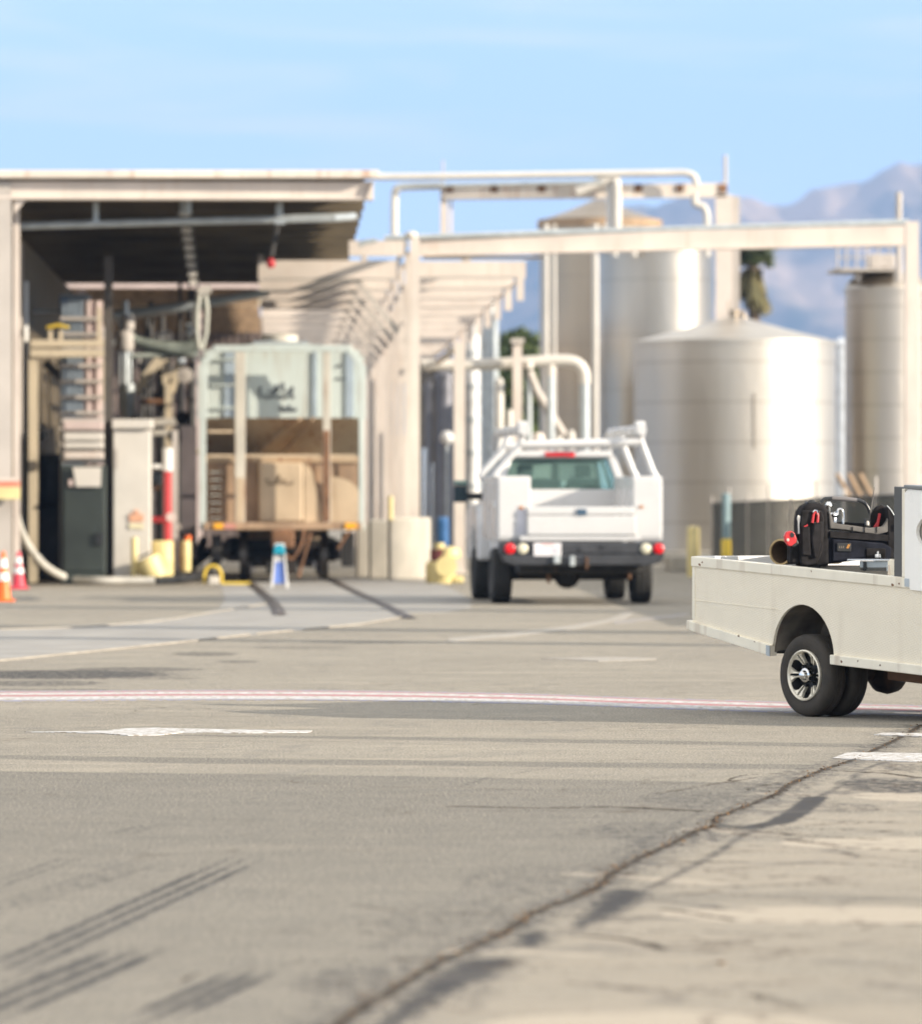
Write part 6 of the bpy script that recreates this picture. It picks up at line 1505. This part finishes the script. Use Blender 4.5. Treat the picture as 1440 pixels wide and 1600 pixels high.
# left end panel (tall, rounded) and right end panel, seen slightly from the side
lend = [(bx(1243), bz(884)), (bx(1243), bz(815)), (bx(1246), bz(800)), (bx(1252), bz(792)), (bx(1262), bz(788)), (bx(1276), bz(788)), (bx(1286), bz(793)), (bx(1290), bz(803)), (bx(1291), bz(884))]
body_l = soft(lend, .0, .20, 'end_panel', bag_black, b_=.03, seg=4)
body = [(bx(1286), bz(884)), (bx(1286), bz(826)), (bx(1300), bz(829)), (bx(1325), bz(832)), (bx(1350), bz(835)), (bx(1375), bz(834)), (bx(1392), bz(832)), (bx(1392), bz(870)), (bx(1388), bz(876)), (bx(1330), bz(877))]
soft([(bx(1286), bz(881)), (bx(1286), bz(830)), (bx(1392), bz(834)), (bx(1394), bz(871)), (bx(1340), bz(875))], .01, .24, 'side_wall', bag_navy, b_=.015)
# sagging padded grey lip on top of the long side
lip = [(bx(1288), bz(800)), (bx(1292), bz(806)), (bx(1296), bz(818)), (bx(1305), bz(820)), (bx(1330), bz(823)), (bx(1352), bz(826)), (bx(1372), bz(824)), (bx(1379), bz(815)), (bx(1383), bz(800)), (bx(1386), bz(800)), (bx(1386), bz(831)), (bx(1365), bz(836)), (bx(1340), bz(833)), (bx(1315), bz(829)), (bx(1290), bz(827))]
soft(lip, -.008, .03, 'padded_lip', bag_grey, b_=.012)
soft([(bx(1296), bz(829)), (bx(1330), bz(831)), (bx(1386), bz(833)), (bx(1386), bz(820)), (bx(1296), bz(816))], .21, .24, 'rear_lip', bag_black, b_=.01)
for k, (a, b_) in enumerate(((1306, 1324), (1326, 1343), (1345, 1362))):
    m = MB().box(bx(b_) + .002, bx(b_) + .006, -.016, -.004, bz(833), bz(824)); sub(m, 'lip_seam', bag_black, BG)
rend = [(bx(1360), bz(832)), (bx(1361), bz(812)), (bx(1365), bz(800)), (bx(1372), bz(792)), (bx(1381), bz(790)), (bx(1389), bz(797)), (bx(1393), bz(812)), (bx(1394), bz(870)), (bx(1383), bz(872)), (bx(1384), bz(818)), (bx(1380), bz(800)), (bx(1372), bz(806)), (bx(1368), bz(832))]
soft([(bx(1357), bz(832)), (bx(1360), bz(806)), (bx(1368), bz(793)), (bx(1378), bz(790)), (bx(1384), bz(796)), (bx(1386), bz(832))], .09, .13, 'end_panel', bag_black, b_=.015, seg=3)
soft([(bx(1380), bz(872)), (bx(1380), bz(812)), (bx(1378), bz(796)), (bx(1384), bz(793)), (bx(1391), bz(806)), (bx(1394), bz(826)), (bx(1394), bz(872))], -.012, .12, 'corner_gusset', bag_black, b_=.012)
# lower belt band and pocket
soft([(bx(1294), bz(843)), (bx(1328), bz(845)), (bx(1375), bz(850)), (bx(1386), bz(856)), (bx(1386), bz(873)), (bx(1294), bz(877))], -.014, .01, 'long_pocket', bag_navy, b_=.008)
soft([(bx(1290), bz(831)), (bx(1386), bz(837)), (bx(1386), bz(847)), (bx(1290), bz(841))], -.010, .005, 'belt_band', bag_black, b_=.004)
bd = soft([(bx(1300), bz(849)), (bx(1322), bz(849)), (bx(1322), bz(862)), (bx(1300), bz(862))], -.026, -.012, 'badge', black_plastic, b_=.004)
m = MB()
for k in range(3): m.box(bx(1303 + 3 * k), bx(1304.6 + 3 * k), -.0275, -.026, bz(857), bz(853.5))
sub(m, 'badge_lettering', mat('dim_badge_letters', (.16, .13, .10), .6), bd)
m = MB().beam((bx(1315), -.027, bz(857)), (bx(1318), -.027, bz(851)), .006, .003, (0, 1, 0)).beam((bx(1317), -.027, bz(857)), (bx(1320), -.027, bz(851)), .005, .003, (0, 1, 0)); sub(m, 'badge_mark', mat('badge_orange', (.62, .28, .06), .5), bd)
soft([(bx(1346), bz(857)), (bx(1376), bz(857)), (bx(1376), bz(873)), (bx(1346), bz(873))], -.024, -.012, 'small_pocket', bag_black, b_=.005)
m = MB().lathe([(.012, 0), (.016, .012), (.012, .024)], (bx(1363), -.03, bz(871)), 12).box(bx(1359), bx(1368), -.032, -.028, bz(871), bz(866)).box(bx(1362), bx(1365), -.032, -.028, bz(866), bz(861.5)); sub(m, 'buckle', chrome, BG, bevel=.002)
# handle
hd_ = curve_pts([(bx(1283), .11, bz(788)), (bx(1286), .11, bz(783)), (bx(1292), .11, bz(781)), (bx(1315), .11, bz(781.5)), (bx(1340), .11, bz(784)), (bx(1350), .11, bz(788)), (bx(1356), .11, bz(795)), (bx(1360), .11, bz(806))], 6)
m = MB().tube(hd_, .0135, 12); h0 = sub(m, 'handle', mat('black_handle_tube', (.03, .032, .035), .3, var=.1), BG, smooth=True)
m = MB().tube([(bx(1299), .11, bz(780.8)), (bx(1320), .11, bz(782)), (bx(1338), .11, bz(784))], .0165, 14); sub(m, 'grip', mat('grey_rubber_grip', (.16, .15, .15), .55), h0, smooth=True)
m = MB().lathe([(.001, 0), (.022, 0), (.026, .012), (.016, .024), (.001, .028)], (bx(1267), .1, bz(788.5)), 16).box(bx(1258), bx(1274), .05, .14, bz(789), bz(786)); sub(m, 'handle_hinge', black_plastic, BG, smooth=False, bevel=.003)
# end pockets with tools
fp = soft([(bx(1242), bz(880)), (bx(1241), bz(820)), (bx(1244), bz(799)), (bx(1276), bz(799)), (bx(1280), bz(812)), (bx(1278), bz(860)), (bx(1268), bz(882)), (bx(1250), bz(884))], -.035, .0, 'end_pocket', bag_black, b_=.014, seg=4)
soft([(bx(1262), bz(872)), (bx(1258), bz(842)), (bx(1262), bz(818)), (bx(1276), bz(816)), (bx(1275), bz(846)), (bx(1268), bz(872))], -.062, -.034, 'tool_sleeve', bag_black, fp, b_=.012)
soft([(bx(1244), bz(868)), (bx(1243), bz(824)), (bx(1256), bz(824)), (bx(1258), bz(868))], -.055, -.034, 'tool_sleeve', bag_black, fp, b_=.010)
soft([(bx(1228), bz(880)), (bx(1229), bz(838)), (bx(1242), bz(833)), (bx(1244), bz(882))], -.01, .12, 'side_pouch', bag_black, b_=.02)
m = MB().beam((bx(1272), -.037, bz(800)), (bx(1268), -.036, bz(818)), .004, .003, (0, 1, 0)); sub(m, 'pocket_piping', bag_grey, fp)
# tools, each its own thing, in the bag's frame but top-level
bmx = Matrix.Rotation(R(9), 3, 'Z')
def b2w(v): return bmx @ Vector(v) + Vector(BG.location)
def btool(name, lab, cat, loc):
    return thing(name, lab, cat, b2w(loc), R(9))
def tsub(o, m, base, name, mt, **k):
    m.xf(lambda v: v - Vector(base)); return sub(m, name, mt, o, **k)
base = (bx(1268), -.048, bz(836)); o = btool('pliers', 'pliers with red handles in the end pocket of the tool bag', 'pliers', base); o['_w'] = False
m = MB().tube([(bx(1264), -.048, bz(801)), (bx(1262), -.048, bz(806)), (bx(1260), -.048, bz(818))], [.007, .009, .010]).tube([(bx(1266), -.048, bz(801)), (bx(1269), -.048, bz(806)), (bx(1268), -.048, bz(818))], [.007, .009, .010])
tsub(o, m, base, 'red_grip', mat('bright_red_grip', (.55, .035, .04), .35), smooth=True) 
m = MB().tube([(bx(1261), -.05, bz(802)), (bx(1264), -.05, bz(799)), (bx(1267), -.05, bz(800)), (bx(1268), -.05, bz(806))], .006).tube([(bx(1264), -.048, bz(818)), (bx(1266), -.048, bz(836))], .008); tsub(o, m, base, 'steel_head', chrome, smooth=True)
base = (bx(1240), -.02, bz(836)); o = btool('wrench', 'pale steel wrench upright beside the left end of the tool bag', 'wrench', base); o['_w'] = False
m = MB().prism([(bx(1239), bz(835)), (bx(1238.6), bz(816)), (bx(1237.5), bz(812)), (bx(1238), bz(808)), (bx(1240), bz(806)), (bx(1240.5), bz(809)), (bx(1242), bz(806.5)), (bx(1243.3), bz(810)), (bx(1242.4), bz(815)), (bx(1242.6), bz(835))], -.026, -.018); tsub(o, m, base, 'shaft', mat('dull_chrome', (.72, .68, .62), .3, metal=.8), bevel=.002)
base = (bx(1250), -.045, bz(836)); o = btool('screwdriver', 'small screwdriver with a red tipped handle in the bag end pocket', 'screwdriver', base); o['_w'] = False
m = MB().tube([(bx(1249), -.045, bz(836)), (bx(1250), -.045, bz(826))], .005); tsub(o, m, base, 'shaft', black_plastic, smooth=True)
m = MB().tube([(bx(1247.5), -.046, bz(824)), (bx(1252.5), -.046, bz(822)), (bx(1252), -.046, bz(820.5))], .005); tsub(o, m, base, 'red_tip', MATS['bright_red_grip'], smooth=True)
for k, (px, py, lab) in enumerate(((1293, 793, 'round chrome fitting nearest the left end of the bag opening'), (1301, 806, 'bright chrome valve body in the middle of the bag opening'), (1313, 806, 'chrome hooked fitting on the right of the bag opening'))):
    base = (bx(px), .09, bz(py + 16)); o = btool('chrome_fitting', lab, 'pipe fitting', base); o['_w'] = False; o['group'] = 'chrome fittings in the tool bag'
    if k == 0: m = MB().lathe([(.001, .036), (.014, .033), (.024, .02), (.026, .006), (.016, -.008), (.012, -.05), (.001, -.05)], (bx(px), .09, bz(py)), 20)
    elif k == 1: m = MB().lathe([(.001, .022), (.012, .022), (.012, .012), (.022, .008), (.024, -.006), (.014, -.018), (.018, -.03), (.018, -.055), (.001, -.055)], (bx(px), .07, bz(py)), 16).tube([(bx(px) - .03, .07, bz(py) + .005), (bx(px) + .03, .07, bz(py) + .002)], .011)
    else: m = MB().tube(curve_pts([(bx(1307), .09, bz(806)), (bx(1308), .09, bz(799)), (bx(1312), .09, bz(797.5)), (bx(1315), .09, bz(801)), (bx(1316), .09, bz(810)), (bx(1316), .09, bz(820))], 5), .010)
    tsub(o, m, base, 'body', chrome, smooth=True)
base = (bx(1352), .07, bz(830)); o = btool('radio', 'hand radio with a long whip aerial standing in the right end of the tool bag', 'radio', base); o['_w'] = False
m = MB().box(bx(1349), bx(1357), .06, .09, bz(834), bz(812)); tsub(o, m, base, 'body', black_plastic, bevel=.004)
m = MB().tube([(bx(1356), .07, bz(812)), (bx(1360), .07, bz(788)), (bx(1364), .07, bz(764))], [.006, .0045, .0028]); tsub(o, m, base, 'aerial', bag_grey, smooth=True)
m = MB().lathe([(.001, 0), (.012, 0), (.012, .02), (.007, .03), (.001, .032)], (bx(1352), .05, bz(822)), 12); tsub(o, m, base, 'knob', mat('pale_knob', (.6, .56, .5), .5), smooth=True)
base = (bx(1368), .05, bz(830)); o = btool('hand_tool', 'bright red tool handle leaning inside the right end of the tool bag', 'hand tool', base); o['_w'] = False
m = MB().beam((bx(1366), .05, bz(829)), (bx(1371), .05, bz(804)), .020, .014, (0, 1, 0)); tsub(o, m, base, 'grip', MATS['bright_red_grip'], bevel=.004)
m = MB().beam((bx(1362), .05, bz(826)), (bx(1367), .05, bz(818)), .012, .012, (0, 1, 0)); tsub(o, m, base, 'lever', MATS['bright_red_grip'], bevel=.003)
base = (bx(1393), -.01, bz(850)); o = btool('key_strap', 'thin wire lanyard with a red clip hanging off the right end of the tool bag', 'lanyard', base); o['_w'] = False
m = MB().tube(curve_pts([(bx(1379), -.01, bz(792)), (bx(1386), -.012, bz(800)), (bx(1392), -.014, bz(812)), (bx(1393), -.014, bz(826))], 5), .0035); tsub(o, m, base, 'wire', galv, smooth=True)
m = MB().box(bx(1390), bx(1394.5), -.03, -.014, bz(830), bz(820)); tsub(o, m, base, 'clip', MATS['bright_red_grip'], bevel=.003)
# tape measure
base = (bx(1226), -.05, bz(856)); o = btool('tape_measure', 'red and black tape measure clipped to the left end of the tool bag', 'tape measure', base); o['_w'] = False
pl2 = [(bx(1216), bz(846)), (bx(1215), bz(838)), (bx(1218), bz(832)), (bx(1225), bz(830)), (bx(1231), bz(833)), (bx(1234.5), bz(842)), (bx(1234), bz(848)), (bx(1226), bz(854)), (bx(1221), bz(853))]
m = MB().prism(pl2, -.075, -.035); bo = tsub(o, m, base, 'case', MATS['bright_red_grip'], bevel=.008, seg=3)
m = MB().prism([(bx(1224), bz(835)), (bx(1227), bz(832)), (bx(1231), bz(836)), (bx(1229), bz(840)), (bx(1225), bz(840))], -.079, -.0755); tsub(o, m, base, 'dark_inset', black_plastic)
m = MB().lathe([(.001, -.004), (.010, -.003), (.011, 0)], (bx(1220.5), -.0755, bz(844)), 14, 'y'); tsub(o, m, base, 'pale_disc', MATS['pale_knob'])
m = MB().prism([(bx(1226), bz(852)), (bx(1235), bz(843)), (bx(1238), bz(850)), (bx(1231), bz(855))], -.07, -.03); tsub(o, m, base, 'clip', black_plastic, bevel=.004)
